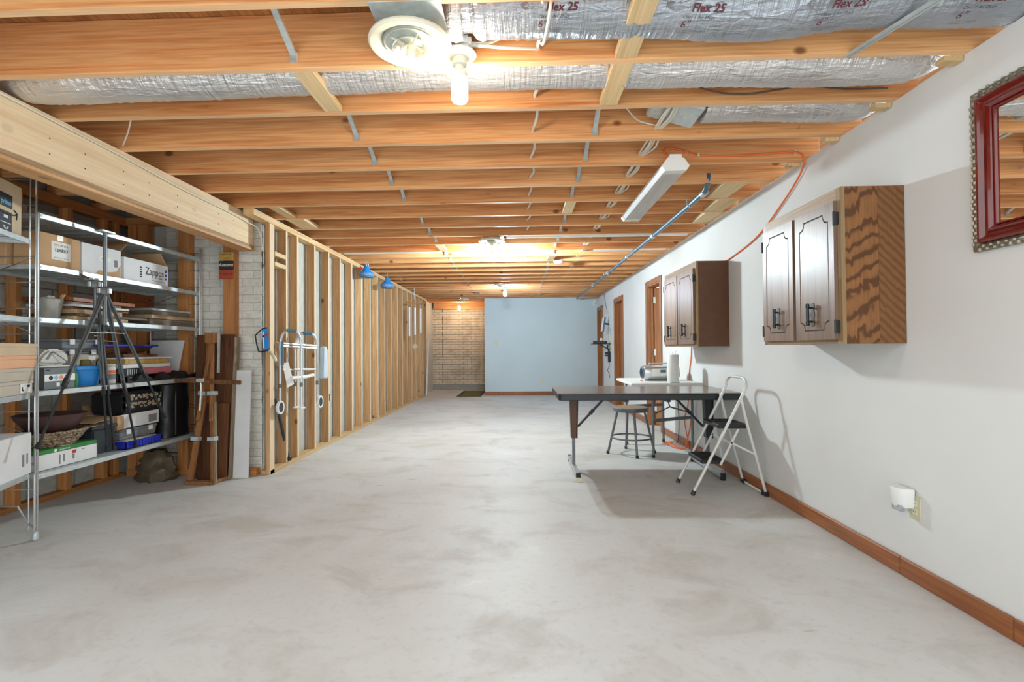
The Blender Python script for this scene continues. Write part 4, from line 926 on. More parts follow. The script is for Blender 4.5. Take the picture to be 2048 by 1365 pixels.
# ------------------------------------------------------------ carton helper
def carton(name, label, x0, x1, y0, y1, z0, z1, mat, M=None, open_=False, lid=0, group=None, cat='box', flaps=()):
    M = M or Matrix()
    t = thing(name, label, cat, M @ Vector(((x0+x1)/2, (y0+y1)/2, z0)), group)
    def b_(nm, m, mt, **k): m.v = [M @ p for p in m.v]; return build(nm, m, mt, t, **k)
    m = MB(); w_ = .004
    if open_:
        m.box(x0, x1, y0, y1, z0, z0+w_); m.box(x0, x0+w_, y0, y1, z0, z1); m.box(x1-w_, x1, y0, y1, z0, z1); m.box(x0+w_, x1-w_, y0, y0+w_, z0, z1); m.box(x0+w_, x1-w_, y1-w_, y1, z0, z1)
        b_('body', m, mat)
        for side, ang, dep, fm in flaps:
            a = math.radians(ang); c_, s_ = math.cos(a)*dep, math.sin(a)*dep; m = MB()
            if side == 'F': q = [(x1, y0+.004, z1), (x1, y1-.004, z1), (x1+c_, y1-.03, z1+s_), (x1+c_, y0+.03, z1+s_)]; nv = (s_*.02/dep, 0, -c_*.02/dep)
            if side == 'B': q = [(x0, y0+.004, z1), (x0, y1-.004, z1), (x0-c_, y1-.03, z1+s_), (x0-c_, y0+.03, z1+s_)]
            if side == 'R': q = [(x0+.004, y1, z1), (x1-.004, y1, z1), (x1-.03, y1+c_, z1+s_), (x0+.03, y1+c_, z1+s_)]
            if side == 'L': q = [(x0+.004, y0, z1), (x1-.004, y0, z1), (x1-.03, y0-c_, z1+s_), (x0+.03, y0-c_, z1+s_)]
            nrm = (Vector(q[1])-Vector(q[0])).cross(Vector(q[2])-Vector(q[1])).normalized()*.003
            m.hexa(q, [Vector(p)+nrm for p in q]); b_('flap', m, fm or mat)
    elif lid:
        b_('body', m.box(x0, x1, y0, y1, z0, z1-lid), mat, bev=.002)
        b_('lid', MB().box(x0-.004, x1+.004, y0-.004, y1+.004, z1-lid, z1), mat, bev=.002)
    else:
        b_('body', m.box(x0, x1, y0, y1, z0, z1), mat, bev=.003)
        b_('top_seam', MB().box((x0+x1)/2-.024, (x0+x1)/2+.024, y0-.0006, y1+.0006, z1-.04, z1+.0008), m_tape)

    return t
FY, FZ = (0, 1, 0), (0, 0, 1)                          # print axes on faces that look toward the room (+X)
def patch(t, x, yc, zc, w_, h, mat, name='label', M=None):
    m = MB().box(x-.0005, x+.0012, yc-w_/2, yc+w_/2, zc-h/2, zc+h/2)
    if M: m.v = [M @ p for p in m.v]
    return build(name, m, mat, t)
S1, S2, S3, S4, S5 = [z+.001 for z in LV]
# --- upper shelf row (second shelf)
t = carton('cardboard_box', 'kraft box with a 12X8X7 paper label beside the rack post', -3.09, -2.925, 2.965, 3.255, S2, 1.862, m_card)
patch(t, -2.925, 3.112, 1.762, .135, .115, m_label)
text('CITY OF STA', .017, (-2.9238, 3.110, 1.797), FY, FZ, m_print, t); text('12X8X7', .028, (-2.9238, 3.112, 1.765), FY, FZ, m_print, t, bold=.0006); text('MADE IN USA      RECYCLE', .009, (-2.9238, 3.112, 1.717), FY, FZ, m_printg, t)
patch(t, -2.925, 3.105, 1.845, .04, .035, m_tape, 'tape')
t = carton('cardboard_box', 'white scuffed box with torn corner between the kraft and lettered boxes', -3.25, -2.922, 3.262, 3.590, S2, 1.856, m_cardw, open_=True, flaps=[('B', 70, .12, m_card), ('R', 38, .17, m_card)])
patch(t, -2.922, 3.45, 1.772, .10, .035, m_label, 'sticker'); patch(t, -2.922, 3.545, 1.755, .03, .05, m_printg, 'barcode'); text('-C- stk', .018, (-2.9205, 3.44, 1.772), FY, FZ, m_print, t)
m = MB().prism([(3.36, S2+.001), (3.585, S2+.001), (3.585, 1.75), (3.55, 1.70), (3.48, 1.685), (3.40, 1.69)], (-2.9215, 0, 0), FY, FZ, .0012); build('torn_card', m, m_card, t)
t = carton('cardboard_box', 'white open box printed with a large shop name, kraft flaps raised', -3.24, -2.915, 3.612, 4.075, S2, 1.822, m_cardw, open_=True, flaps=[('B', 78, .13, m_card), ('R', 112, .11, m_card)])
text('Zappos', .084, (-2.9138, 3.925, 1.748), FY, FZ, m_print, t, sx=.80); text('.com', .021, (-2.9138, 3.985, 1.708), FY, FZ, m_blued, t, bold=.001); text('POWERED by SERVICE', .013, (-2.9138, 3.955, 1.682), FY, FZ, m_printg, t)
m = MB()
for i in range(5): build('icon_mark', bx(-2.9145, -2.9135, 3.768, 3.790, 1.693+.018*i, 1.703+.018*i), m_print, t)
m = MB().lathe([(.013, 0), (.013, .001)], (-2.9145, 4.052, 1.775), 12, 'X'); m.lathe([(.013, 0), (.013, .001)], (-2.9145, 4.052, 1.742), 12, 'X'); m.box(-2.9145, -2.9135, 4.042, 4.062, 1.705, 1.722); build('logo_figure', m, m_blued, t)
t = carton('cardboard_box', 'brown box with handwriting at the back end of the second shelf', -3.34, -3.10, 2.93, 3.12, S2, 1.806, m_card)
text('ry', .06, (-3.10+.0, 3.0, 1.765), FY, FZ, m_print, t, shear=.3)
t = carton('cardboard_box', 'shadowed brown box with handwritten note under the tall printed carton', -3.30, -3.06, 2.44, 2.86, 1.47, 1.74, m_card, None)
D.objects.remove(t.children[1], do_unlink=True); 
text('ity', .10, (-3.0590, 2.71, 1.675), FY, FZ, m_print, t, shear=.3); text('ne', .10, (-3.0590, 2.71, 1.575), FY, FZ, m_print, t, shear=.3)
t.location.z -= .144
# --- third shelf: pail, picture frames and boards
t = thing('tin_pail', 'small tin pail with bail handle and wooden scoop on the third shelf', 'pail', (-3.0, 3.105, S3))
build('body', MB().lathe([(.052, 0), (.055, .003), (.074, .122), (.077, .126), (.074, .128), (.070, .122), (.052, .008), (.001, .006)], (-3.0, 3.105, S3), 28), m_tin, t, smooth=True)
build('bail_handle', MB().tube(spline([(-3.0, 3.032, S3+.122), (-2.99, 3.06, S3+.134), (-2.985, 3.105, S3+.138), (-2.99, 3.15, S3+.134), (-3.0, 3.178, S3+.122)], 4), .003, 6), m_galv, t)
build('grip', MB().tube([(-2.986, 3.09, S3+.139), (-2.986, 3.125, S3+.139)], .010, 10), m_white, t)
one('wooden_scoop', MB().bar((-3.01, 3.13, S3+.02), (-2.99, 3.20, S3+.165), .030, .008), m_block, 'pale wooden paddle standing in the tin pail', 'scoop')
def flat_frame(label, x0, x1, y0, y1, z, th, mat, tilt=0, pic=None, nm='picture_frame', cat='picture frame'):
    t = thing(nm, label, cat, ((x0+x1)/2, (y0+y1)/2, z), 'flat frames and boards on the third shelf')
    Mx = Matrix.Translation(((x0+x1)/2, (y0+y1)/2, z)) @ Matrix.Rotation(math.radians(tilt), 4, 'Z')
    hx, hy = (x1-x0)/2, (y1-y0)/2; b_ = .03
    for nm2, q in (('rail', (-hx, hx, -hy, -hy+b_)), ('rail', (-hx, hx, hy-b_, hy)), ('rail', (-hx, -hx+b_, -hy+b_, hy-b_)), ('rail', (hx-b_, hx, -hy+b_, hy-b_))):
        m = MB(); m.M = Mx; m.box(*q, 0, th); build(nm2, m, mat, t, bev=.002)
    m = MB(); m.M = Mx; m.box(-hx+b_, hx-b_, -hy+b_, hy-b_, th*.3, th*.6); build('backing', m, pic or m_cardg, t)
    return t
w_red = wood('reddish_frame', S(178,104,56), S(150,80,40), S(104,50,26), 1, 0, .4); w_pale = wood('pale_frame', S(206,178,140), S(184,152,114), S(140,110,80), 1, 0, .5); w_gry = wood('grey_frame', S(140,126,110), S(112,98,84), S(76,66,56), 1, 0, .5)
fr = [(-3.28, -2.92, 3.20, 3.66, .026, w_pale, 'lowest pale frame on the left pile of the third shelf'),
      (-3.26, -2.91, 3.24, 3.84, .014, w_gry, 'thin grey board above the lowest frame on the left pile'),
      (-3.27, -2.93, 3.22, 3.62, .030, w_pale, 'thick pale frame with banded edge on the left pile'),
      (-3.29, -2.98, 3.24, 3.74, .014, m_frame_wood, 'thin brown frame in the middle of the left pile'),
      (-3.27, -2.94, 3.22, 3.70, .016, m_cardw, 'white edged board near the top of the left pile'),
      (-3.28, -2.97, 3.21, 3.66, .016, w_gry, 'dark grey frame second from the top of the left pile'),
      (-3.28, -2.96, 3.20, 3.78, .026, w_red, 'reddish frame topmost on the left pile')]
z = S3
for x0, x1, y0, y1, th, mt, lb in fr: flat_frame(lb, x0, x1, y0, y1, z, th, mt, RN.uniform(-2, 2)); z += th + .002
fr = [(-3.26, -2.92, 3.90, 4.43, .050, w_gry, 'dark shadow box frame lowest on the right pile'),
      (-3.25, -2.91, 3.88, 4.42, .030, w_pale, 'wide sloping pale frame above the shadow box on the right pile'),
      (-3.26, -2.94, 3.93, 4.40, .034, w_gry, 'grey frame near the top of the right pile'),
      (-3.24, -2.94, 3.95, 4.40, .018, m_galv, 'silver edged frame topmost on the right pile')]
z = S3
for x0, x1, y0, y1, th, mt, lb in fr: flat_frame(lb, x0, x1, y0, y1, z, th, mt, RN.uniform(-3, 3)); z += th + .002
# crate on the rear of the third shelf
t = thing('orange_crate', 'orange brown slatted crate at the back behind the frame piles', 'crate', (-3.30, 4.28, S3))
for i in range(3): build('slat', bx(-3.315, -3.305, 4.10, 4.43, S3+.16+i*.045, S3+.195+i*.045), w_red, t)
for yy in (4.10, 4.41): build('corner_post', bx(-3.335, -3.316, yy, yy+.02, S3, S3+.29), w_red, t)
# --- fourth shelf
t = thing('printed_carton', 'dark grey carton with a row of colour dots on the fourth shelf', 'box', (-3.05, 3.11, S4))
build('body', bx(-3.22, -2.925, 3.005, 3.215, S4, S4+.135), m_greym, t, bev=.002); patch(t, -2.925, 3.11, S4+.072, .212, .042, m_label, 'white_band')
for i, mt in enumerate((m_print, plain('dot_blue', S(150,190,214), .6), plain('dot_peach', S(226,150,120), .6), m_print)):
    build('dot', MB().lathe([(.014, 0), (.014, .0006)], (-2.9238, 3.045+i*.036, S4+.072), 16, 'X'), mt, t)
text('BOX', .028, (-2.9238, 3.14, S4+.028), FY, FZ, m_label, t); patch(t, -2.925, 3.095, S4+.028, .022, .024, m_label, 'badge'); patch(t, -2.925, 3.025, S4+.120, .03, .008, m_print, 'stripe')
t = thing('hand_steamer', 'grey white handheld steam cleaner lying on the dark carton', 'steam cleaner', (-3.05, 3.13, S4+.136))
zz = S4+.1365
poly = [(3.02, zz+.03), (3.06, zz+.085), (3.10, zz+.118), (3.19, zz+.118), (3.24, zz+.09), (3.25, zz+.04), (3.22, zz+.012), (3.06, zz+.018)]
hole = MB(); out = [(-3.09, a, b) for a, b in poly]
build('body', MB().prism(poly, (-3.10, 0, 0), FY, FZ, .11), plain('steamer_shell', S(206,204,194), .4), t, bev=.014, seg=2)
build('handle_slot', MB().prism([(3.075, zz+.05), (3.115, zz+.10), (3.13, zz+.10), (3.095, zz+.05)], (-2.991, 0, 0), FY, FZ, .004), m_greym, t, bev=.001)
build('nozzle', MB().lathe([(.016, 0), (.02, .004), (.02, .05), (.016, .055)], (-3.03, 3.03, zz+.020), 14, 'Y'), m_black, t, smooth=True)
build('base', MB().box(-3.12, -2.96, 3.01, 3.26, zz, zz+.012), m_white, t, bev=.004)
build('cord', MB().tube(spline([(-2.985, 3.12, zz+.10), (-2.97, 3.17, zz+.06), (-2.965, 3.22, zz+.02), (-2.97, 3.26, zz+.006)], 5), .003, 6), m_greym, t)
one('green_bottle', MB().lathe([(.020, 0), (.022, .004), (.022, .08), (.010, .105), (.010, .125), (.001, .126)], (-2.952, 3.240, S4), 18), m_green, 'green bottle half hidden behind the tripod leg on the fourth shelf', 'bottle', smooth=True)
t = thing('blue_bucket', 'bright blue plastic bucket with rim on the fourth shelf', 'bucket', (-2.985, 3.40, S4))
n_ = 28; cx, cy = -3.035, 3.372
build('body', MB().lathe([(.098, 0), (.102, .004), (.122, .108), (.130, .112), (.130, .135), (.126, .138), (.121, .134), (.096, .010), (.001, .008)], (cx, cy, S4), n_), m_blue, t, smooth=True)
build('spout_lip', MB().prism([(cy+.11, S4+.112), (cy+.155, S4+.137), (cy+.11, S4+.137)], (cx-.03, 0, 0), FY, FZ, .06), m_blue, t, bev=.003)
one('brush_handle', MB().tube([(-3.03, 3.37, S4+.03), (-3.02, 3.33, S4+.17), (-3.01, 3.30, S4+.20)], .007, 8), m_block, 'pale stick standing in the blue bucket', 'stick', smooth=True)
one('dish_brush', MB().lathe([(.02, 0), (.034, .02), (.030, .05), (.02, .055)], (-3.02, 3.405, S4+.125), 14), plain('olive_brush', S(130,120,66), .8, 0, .2, 60), 'olive round brush head poking out of the blue bucket', 'brush', smooth=True)
m = MB().tube(spline([(-2.985, 3.455, S4+.135), (-2.98, 3.45, S4+.165), (-2.98, 3.475, S4+.183), (-2.98, 3.492, S4+.165), (-2.98, 3.485, S4+.138)], 4), .004, 6); one('dark_hook', m, m_black, 'dark looped hook at the rim of the blue bucket', 'hook')
t = thing('glass_jar', 'jar with orange label between the blue bucket and the tripod leg', 'jar', (-3.01, 3.585, S4))
build('body', MB().lathe([(.042, 0), (.046, .005), (.046, .115), (.040, .125)], (-3.01, 3.585, S4), 20), m_cardw, t, smooth=True); build('lid', MB().lathe([(.043, .1255), (.044, .128), (.044, .142), (.041, .144)], (-3.01, 3.585, S4), 20), m_ivory, t, smooth=True)
build('band', MB().lathe([(.0466, .075), (.0466, .098)], (-3.01, 3.585, S4), 20), m_orange, t, smooth=True); build('dark_band', MB().lathe([(.0466, .03), (.0466, .072)], (-3.01, 3.585, S4), 20), m_printg, t, smooth=True)
t = carton('cardboard_box', 'pale long carton with small label behind the blue bucket', -3.32, -3.145, 3.42, 3.825, S4, S4+.215, m_cardg); patch(t, -3.145, 3.60, S4+.185, .06, .03, m_label)
def clear_box(label, x0, x1, y0, y1, z0, z1, lidm, sub=None):
    t = thing('clear_storage_box', label, 'storage box', ((x0+x1)/2, (y0+y1)/2, z0), 'clear storage boxes on the rack')
    m = MB(); e = .006; m.hexa([(x0+e, y0+e, z0), (x1-e, y0+e, z0), (x1-e, y1-e, z0), (x0+e, y1-e, z0)], [(x0, y0, z1-.018), (x1, y0, z1-.018), (x1, y1, z1-.018), (x0, y1, z1-.018)])
    build('body', m, m_clear, t, bev=.004); build('lid', bx(x0-.006, x1+.006, y0-.006, y1+.006, z1-.018, z1), lidm, t, bev=.005)
    for yy in (y0+(y1-y0)*.2, y0+(y1-y0)*.8): build('latch', bx(x1+.004, x1+.012, yy-.02, yy+.02, z1-.04, z1-.004), m_white, t, bev=.002)
    return t
clear_box('clear storage box lower of two on the pale carton', -3.32, -3.14, 3.36, 3.66, S4+.2165, S4+.255, m_clear)
t = clear_box('clear storage box with dark contents on top of the other clear box', -3.33, -3.12, 3.33, 3.68, S4+.256, S4+.325, m_clear)
build('contents', bx(-3.31, -3.14, 3.35, 3.66, S4+.262, S4+.30), m_greym, t); patch(t, -3.119, 3.63, S4+.285, .05, .03, m_label)
t = thing('tray_stack', 'shallow wooden tray with a blue rim on the fourth shelf pile', 'tray', (-3.16, 3.86, S4+.21))
m = MB(); z0 = S4+.222; m.hexa([(-3.26, 3.68, z0), (-3.10, 3.68, z0), (-3.10, 4.04, z0), (-3.26, 4.04, z0)], [(-3.32, 3.60, z0+.055), (-3.05, 3.60, z0+.055), (-3.05, 4.12, z0+.055), (-3.32, 4.12, z0+.055)])
build('body', m, m_board, t, bev=.004)
for q in ((-3.335, -3.035, 3.585, 3.60), (-3.335, -3.035, 4.12, 4.135), (-3.335, -3.32, 3.60, 4.12), (-3.05, -3.035, 3.60, 4.12)): build('blue_rim', bx(*q, z0+.05, z0+.066), m_blued, t, bev=.003)
for i, (y0, y1, th, mt, lb) in enumerate(((3.69, 4.20, .030, m_cardw, 'white edged board at the foot of the pile right of the jar'), (3.70, 4.18, .035, m_tan, 'tan frame second in the pile right of the jar'), (3.68, 4.24, .014, m_cardw, 'thin white panel with brown corner on the pile right of the jar'), (3.70, 4.05, .024, m_board, 'dark board directly under the blue rimmed tray'))):
    zb = S4 + .105 + [0, .032, .069, .085][i]
    flat_frame(lb, -3.28, -2.98, y0, y1, zb, th, mt, (0, 1, 2, -1)[i])
t = carton('black_carton', 'black carton with white letters behind the tripod leg', -3.28, -3.0, 3.66, 3.90, S4, S4+.104, m_black)
D.objects.remove(t.children[1], do_unlink=True); text('KERUSH', .022, (-2.9985, 3.80, S4+.025), FY, FZ, m_label, t); 
for i in range(5): build('stripe', bx(-3.0005, -2.9988, 3.755+i*.022, 3.760+i*.022, S4+.05+.008*(i % 2), S4+.095), m_label, t)
one('pink_folder', bx(-3.26, -3.0, 3.905, 4.24, S4+.05, S4+.104), m_pink, 'pink folder stack under the white boards on the fourth shelf', 'folder', bev=.003)
m = MB(); rg = random.Random(3); nx, ny = 7, 26
vs = [(-3.12+.20*i/(nx-1)+.01*math.sin(j), 3.655+.80*j/(ny-1), S4+.004+max(0, .028+.028*math.sin(j*.9+i*.5)+rg.uniform(-.006, .008))*(0 if i in (0,) else 1)) for i in range(nx) for j in range(ny)]
bt = [(x, y, S4) for x, y, z in vs]
fs = [(i*ny+j, i*ny+j+1, (i+1)*ny+j+1, (i+1)*ny+j) for i in range(nx-1) for j in range(ny-1)]
N_ = nx*ny; m.add(vs+bt, fs + [tuple(reversed([q+N_ for q in f])) for f in fs] + [((nx-1)*ny+j, (nx-1)*ny+j+1, N_+(nx-1)*ny+j+1, N_+(nx-1)*ny+j) for j in range(ny-1)])
one('black_cloth', m, m_bag, 'crumpled black cloth spilling along the fourth shelf edge', 'cloth', smooth=True)
t = thing('leaning_panel', 'white panel leaning at the back right of the fourth shelf', 'panel', (-3.14, 4.33, S4))
m = MB().prism([(-3.30, .945), (-3.04, .945), (-2.985, 1.215), (-3.30, 1.215)], (0, 4.395, 0), (1,0,0), (0,0,1), .012); build('sheet', m, m_cardw, t, bev=.001)
build('sheet_foot', bx(-3.29, -3.06, 4.383, 4.395, S4, .946), m_cardg, t)
# --- bottom shelf
t = thing('green_carton', 'white carton with green top band under the woven tray', 'box', (-3.07, 3.19, S5))
build('body', bx(-3.19, -2.94, 2.975, 3.412, S5, S5+.095), m_cardw, t, bev=.002); build('green_band', bx(-3.191, -2.939, 2.974, 3.413, S5+.095, S5+.122), m_green, t, bev=.002)
text('powerbox', .018, (-2.9385, 3.16, S5+.108), FY, FZ, m_label, t)
for i in range(2): build('logo_dot', MB().lathe([(.010, 0), (.010, .0008)], (-2.9388, 3.095, S5+.108), 12, 'X') if i else MB().lathe([(.010, 0), (.010, .0008)], (-3.06, 2.9735, S5+.108), 12, 'Y'), m_label, t)
patch(t, -2.94, 3.23, S5+.075, .028, .022, m_red, 'red_mark'); patch(t, -2.94, 3.125, S5+.045, .01, .06, m_printg, 'side_print'); patch(t, -2.94, 3.155, S5+.05, .01, .05, m_printg, 'side_print'); patch(t, -2.94, 3.30, S5+.08, .02, .006, m_printg, 'side_print'); patch(t, -2.94, 3.225, S5+.045, .014, .03, m_printg, 'side_print')
z = S5+.123
t = thing('woven_tray', 'round braided rope tray resting on the green banded carton', 'tray', (-3.06, 3.19, z))
for i in range(6):
    m = MB(); R_ = .125+.014*i; P = [(-3.06+R_*.80*math.cos(2*pi*k/40), 3.19+R_*1.05*math.sin(2*pi*k/40), z+.010+.016*i+.004*math.sin(k*pi*1.0)) for k in range(40)]
    m.tube(P, [.0105+.0025*(k % 2) for k in range(40)], 7, True); build('rope_coil', m, m_wick, t, smooth=True)
build('tray_base', MB().lathe([(.001, 0), (.12, 0), (.12, .006), (.001, .006)], (-3.06, 3.19, z), 28), m_wick, t)
t = thing('dark_bowl', 'wide dark oval bowl nested on top of the woven tray', 'bowl', (-3.06, 3.17, z+.105))
vs = []; nn_ = 36; pr = [(.5, 0), (.62, .01), (.92, .085), (1.0, .115), (.97, .118), (.88, .085), (.58, .018), (.01, .014)]
m = MB()
for r_, h in pr: vs += [(-3.06+.19*r_*math.cos(2*pi*k/nn_), 3.19+.195*r_*math.sin(2*pi*k/nn_), z+.088+h) for k in range(nn_)]
m.add(vs, [(i*nn_+k, i*nn_+(k+1) % nn_, (i+1)*nn_+(k+1) % nn_, (i+1)*nn_+k) for i in range(len(pr)-1) for k in range(nn_)] + [tuple(range(nn_))[::-1]])
build('body', m, m_bowl, t, smooth=True)
t = thing('charcoal_bin', 'charcoal plastic bin beside the green banded carton', 'bin', (-3.08, 3.52, S5))
m = MB(); q = lambda e, z: [(-3.24+e, 3.425+e, z), (-2.985-e, 3.425+e, z), (-2.985-e, 3.635-e, z), (-3.24+e, 3.635-e, z)]
m.hexa(q(.012, S5), q(0, S5+.18)); build('body', m, m_dark_bin, t, bev=.012, seg=2)
m = MB(); m.hexa(q(-.008, S5+.18), q(-.006, S5+.20)); build('lid', m, m_dark_bin, t, bev=.004)
t = thing('placemat', 'dark fringed placemat draped over the charcoal bin', 'placemat', (-3.07, 3.5, S5+.2))
build('cloth', MB().prism([(-3.22, 3.40), (-3.0, 3.38), (-2.98, 3.60), (-3.2, 3.62)], (0, 0, S5+.2005), (1,0,0), (0,1,0), .008), m_wick, t, bev=.002)
clear_box('clear storage box of craft bits on the bottom shelf', -3.22, -2.99, 3.67, 4.05, S5+.063, S5+.14, m_clear)
t = carton('cardboard_box', 'long carton with white side above the clear box on the bottom shelf', -3.26, -3.0, 3.66, 4.09, S5+.1415, S5+.25, m_cardw, open_=True, flaps=[('B', 60, .08, m_card), ('L', -10, .18, m_card)])
build('side_card', bx(-3.02, -2.998, 3.655, 3.72, S5+.142, S5+.245), m_card, t); patch(t, -3.0, 4.02, S5+.19, .09, .06, m_printg, 'scribble')
t = thing('blue_basket', 'deep blue ribbed basket at the edge of the bottom shelf', 'basket', (-3.0, 3.82, S5))
m = MB(); x0, x1, y0, y1 = -3.20, -2.93, 3.655, 4.02
for q2 in ((x0, x1, y0, y1, S5, S5+.005), (x0, x0+.004, y0, y1, S5, S5+.058), (x1-.004, x1, y0, y1, S5, S5+.05), (x0, x1, y0, y0+.004, S5, S5+.058), (x0, x1, y1-.004, y1, S5, S5+.058)): m.box(*q2)
build('body', m, m_blued, t)
m = MB()
for i in range(12): m.box(x1, x1+.005, y0+.008+i*.031, y0+.016+i*.031, S5+.004, S5+.05)
tag(build('rib', m, m_blued, t), 'ribs of the basket front', kind='stuff')
build('rim', bx(x1-.004, x1+.008, y0-.004, y1+.004, S5+.05, S5+.057), m_blued, t, bev=.002)
one('paper_pile', MB().box(-3.17, -2.95, 3.68, 4.0, S5+.006, S5+.059), m_ivory, 'yellowed papers lying in the deep blue basket', 'papers', bev=.004)
t = thing('black_tote', 'large glossy black tote bag filling the right end of the bottom shelf', 'bag', (-3.1, 4.26, S5))
m = MB(); rg = random.Random(9); nu, nv = 26, 12; vs = []
for j in range(nv):
    for i in range(nu):
        a = 2*pi*i/nu; sq = lambda c: math.copysign(abs(c)**.45, c)
        k = 1 + .02*math.sin(3*a+j*.9) + rg.uniform(-.012, .012)
        vs.append((-3.13+.20*sq(math.cos(a))*k, 4.265+.165*sq(math.sin(a))*k, S5+.445*j/(nv-1)))
m.add(vs, [(j*nu+i, j*nu+(i+1) % nu, (j+1)*nu+(i+1) % nu, (j+1)*nu+i) for j in range(nv-1) for i in range(nu)] + [tuple(range(nu))[::-1], tuple(range((nv-1)*nu, nv*nu))])
m_gbag = plain('glossy_black_bag', S(18,18,20), .32, 0, .2, 9, .6, 14)
build('body', m, m_gbag, t, smooth=True)
build('strap', MB().tube(spline([(-2.935, 4.20, S5+.02), (-2.928, 4.19, S5+.2), (-2.935, 4.20, S5+.40)], 4), .009, 6), m_black, t)
t = thing('floral_bag', 'black bag with floral patterned bands beside the black tote', 'bag', (-3.1, 3.9, S5+.25))
build('body', MB().box(-3.25, -2.985, 3.70, 4.09, S5+.252, S5+.42), m_bag, t, bev=.02, seg=2)
for z in (.315, .375): build('floral_band', bx(-3.2, -2.982, 3.72, 4.085, S5+z-.022, S5+z+.022), m_floral, t, bev=.002)
build('floral_side', bx(-2.99, -2.975, 4.05, 4.088, S5+.26, S5+.40), m_floral, t, bev=.002)
# bags under the bottom shelf
m = MB(); vs = []; rg = random.Random(21)
for j in range(8):
    for i in range(18):
        a = 2*pi*i/18; r_ = (1.05, 1.15, 1.1, 1.05, .95, .9, .7, .55)[j]*(1+rg.uniform(-.2, .2)); vs.append((-3.16+.14*r_*math.cos(a), 4.28+.10*r_*math.sin(a), .001+.26*j/7+(rg.uniform(-.015, .015) if j else 0)))
m.add(vs, [(j*18+i, j*18+(i+1) % 18, (j+1)*18+(i+1) % 18, (j+1)*18+i) for j in range(7) for i in range(18)] + [tuple(range(18))[::-1], tuple(range(126, 144))])
one('plastic_sack', m, plain('brown_sack', S(96,84,66), .3, 0, .3, 12, .5, 20), 'crumpled brown sack on the floor under the rack end', 'sack', smooth=True)

# ------------------------------------------------------------ near rack contents (in its own turned frame)
t = carton('printed_box', 'tall kraft carton printed with drawers and a smile arrow on the near rack', -.42, -.03, .62, 1.155, LL[0]+.001, 2.075, m_card2, ML)
def P_(a, b, c_): return ML @ Vector((a, b, c_))
uR = (ML.to_3x3() @ Vector(FY))
def rpatch(t, x, yc, zc, w_, h, mat, name): return patch(t, x, yc, zc, w_, h, mat, name, ML)
rpatch(t, -.03, 1.0, 1.962, .125, .075, m_dark_bin, 'dark_panel'); text('prime', .040, P_(-.0285, 1.0, 1.952), uR, FZ, plain('sky_print', S(120,190,220), .6), t, bold=.0008)
m = MB().tube(spline([P_(-.029, .90, 1.90), P_(-.029, 1.0, 1.888), P_(-.029, 1.075, 1.895), P_(-.029, 1.10, 1.905)], 5), .004, 6); m.tube([P_(-.029, 1.075, 1.925), P_(-.029, 1.105, 1.91), P_(-.029, 1.10, 1.875)], .004, 6); build('smile_arrow', m, m_print, t)
rpatch(t, -.03, 1.0, 1.845, .115, .115, m_dark_bin, 'drawer_print')
for z in (1.872, 1.838): rpatch(t, -.0285, 1.0, z, .09 if z < 1.86 else .035, .004 if z < 1.86 else .016, m_label, 'print_line')
build('pull_print', MB().tube([P_(-.028, 1.0+.018*math.cos(pi+pi*k/8), 1.82+.016*math.sin(pi+pi*k/8)) for k in range(9)], .004, 6), m_label, t)
rpatch(t, -.03, .915, 1.90, .05, .10, m_label, 'paper_label')
boxes = [(m_cardg, 'lowest beige shoe box with a printed label on the near rack'), (m_cardg, 'plain beige shoe box second from the bottom on the near rack'), (m_peach, 'peach orange shoe box third in the pile on the near rack'), (m_card2, 'cream shoe box topmost in the pile on the near rack')]
z = LL[2]+.001; hs = [.078, .072, .068, .070]
for i, (mt, lb) in enumerate(boxes):
    dx = (0, .006, .014, .018)[i]
    t = carton('shoe_box', lb, -.34, -.002+dx*.6, .66, 1.215+dx, z, z+hs[i], mt, ML, lid=.02, group='pile of shoe boxes on the near rack')
    if i == 0:
        rpatch(t, .001, 1.135, z+.034, .10, .052, m_label, 'label'); build('boot_print', (lambda m: (setattr(m, 'v', [ML @ p for p in m.v]), m)[1])(MB().prism([(1.098, z+.018), (1.118, z+.018), (1.118, z+.024), (1.107, z+.028), (1.107, z+.042), (1.098, z+.042)], (.002, 0, 0), FY, FZ, .001)), m_print, t)
        rpatch(t, .0018, 1.165, z+.045, .028, .014, m_print, 'barcode'); text('MARLEY 8.5', .008, P_(.0035, 1.13, z+.050), uR, FZ, m_printg, t)
    z += hs[i] + .001
t = carton('white_box', 'large scuffed white box on the lowest shelf of the near rack', -.40, .004, .55, 1.195, LL[3]+.001, .65, m_cardw, ML)
rpatch(t, .004, 1.11, .50, .02, .07, m_printg, 'side_print'); rpatch(t, .004, 1.15, .505, .015, .06, m_printg, 'side_print')

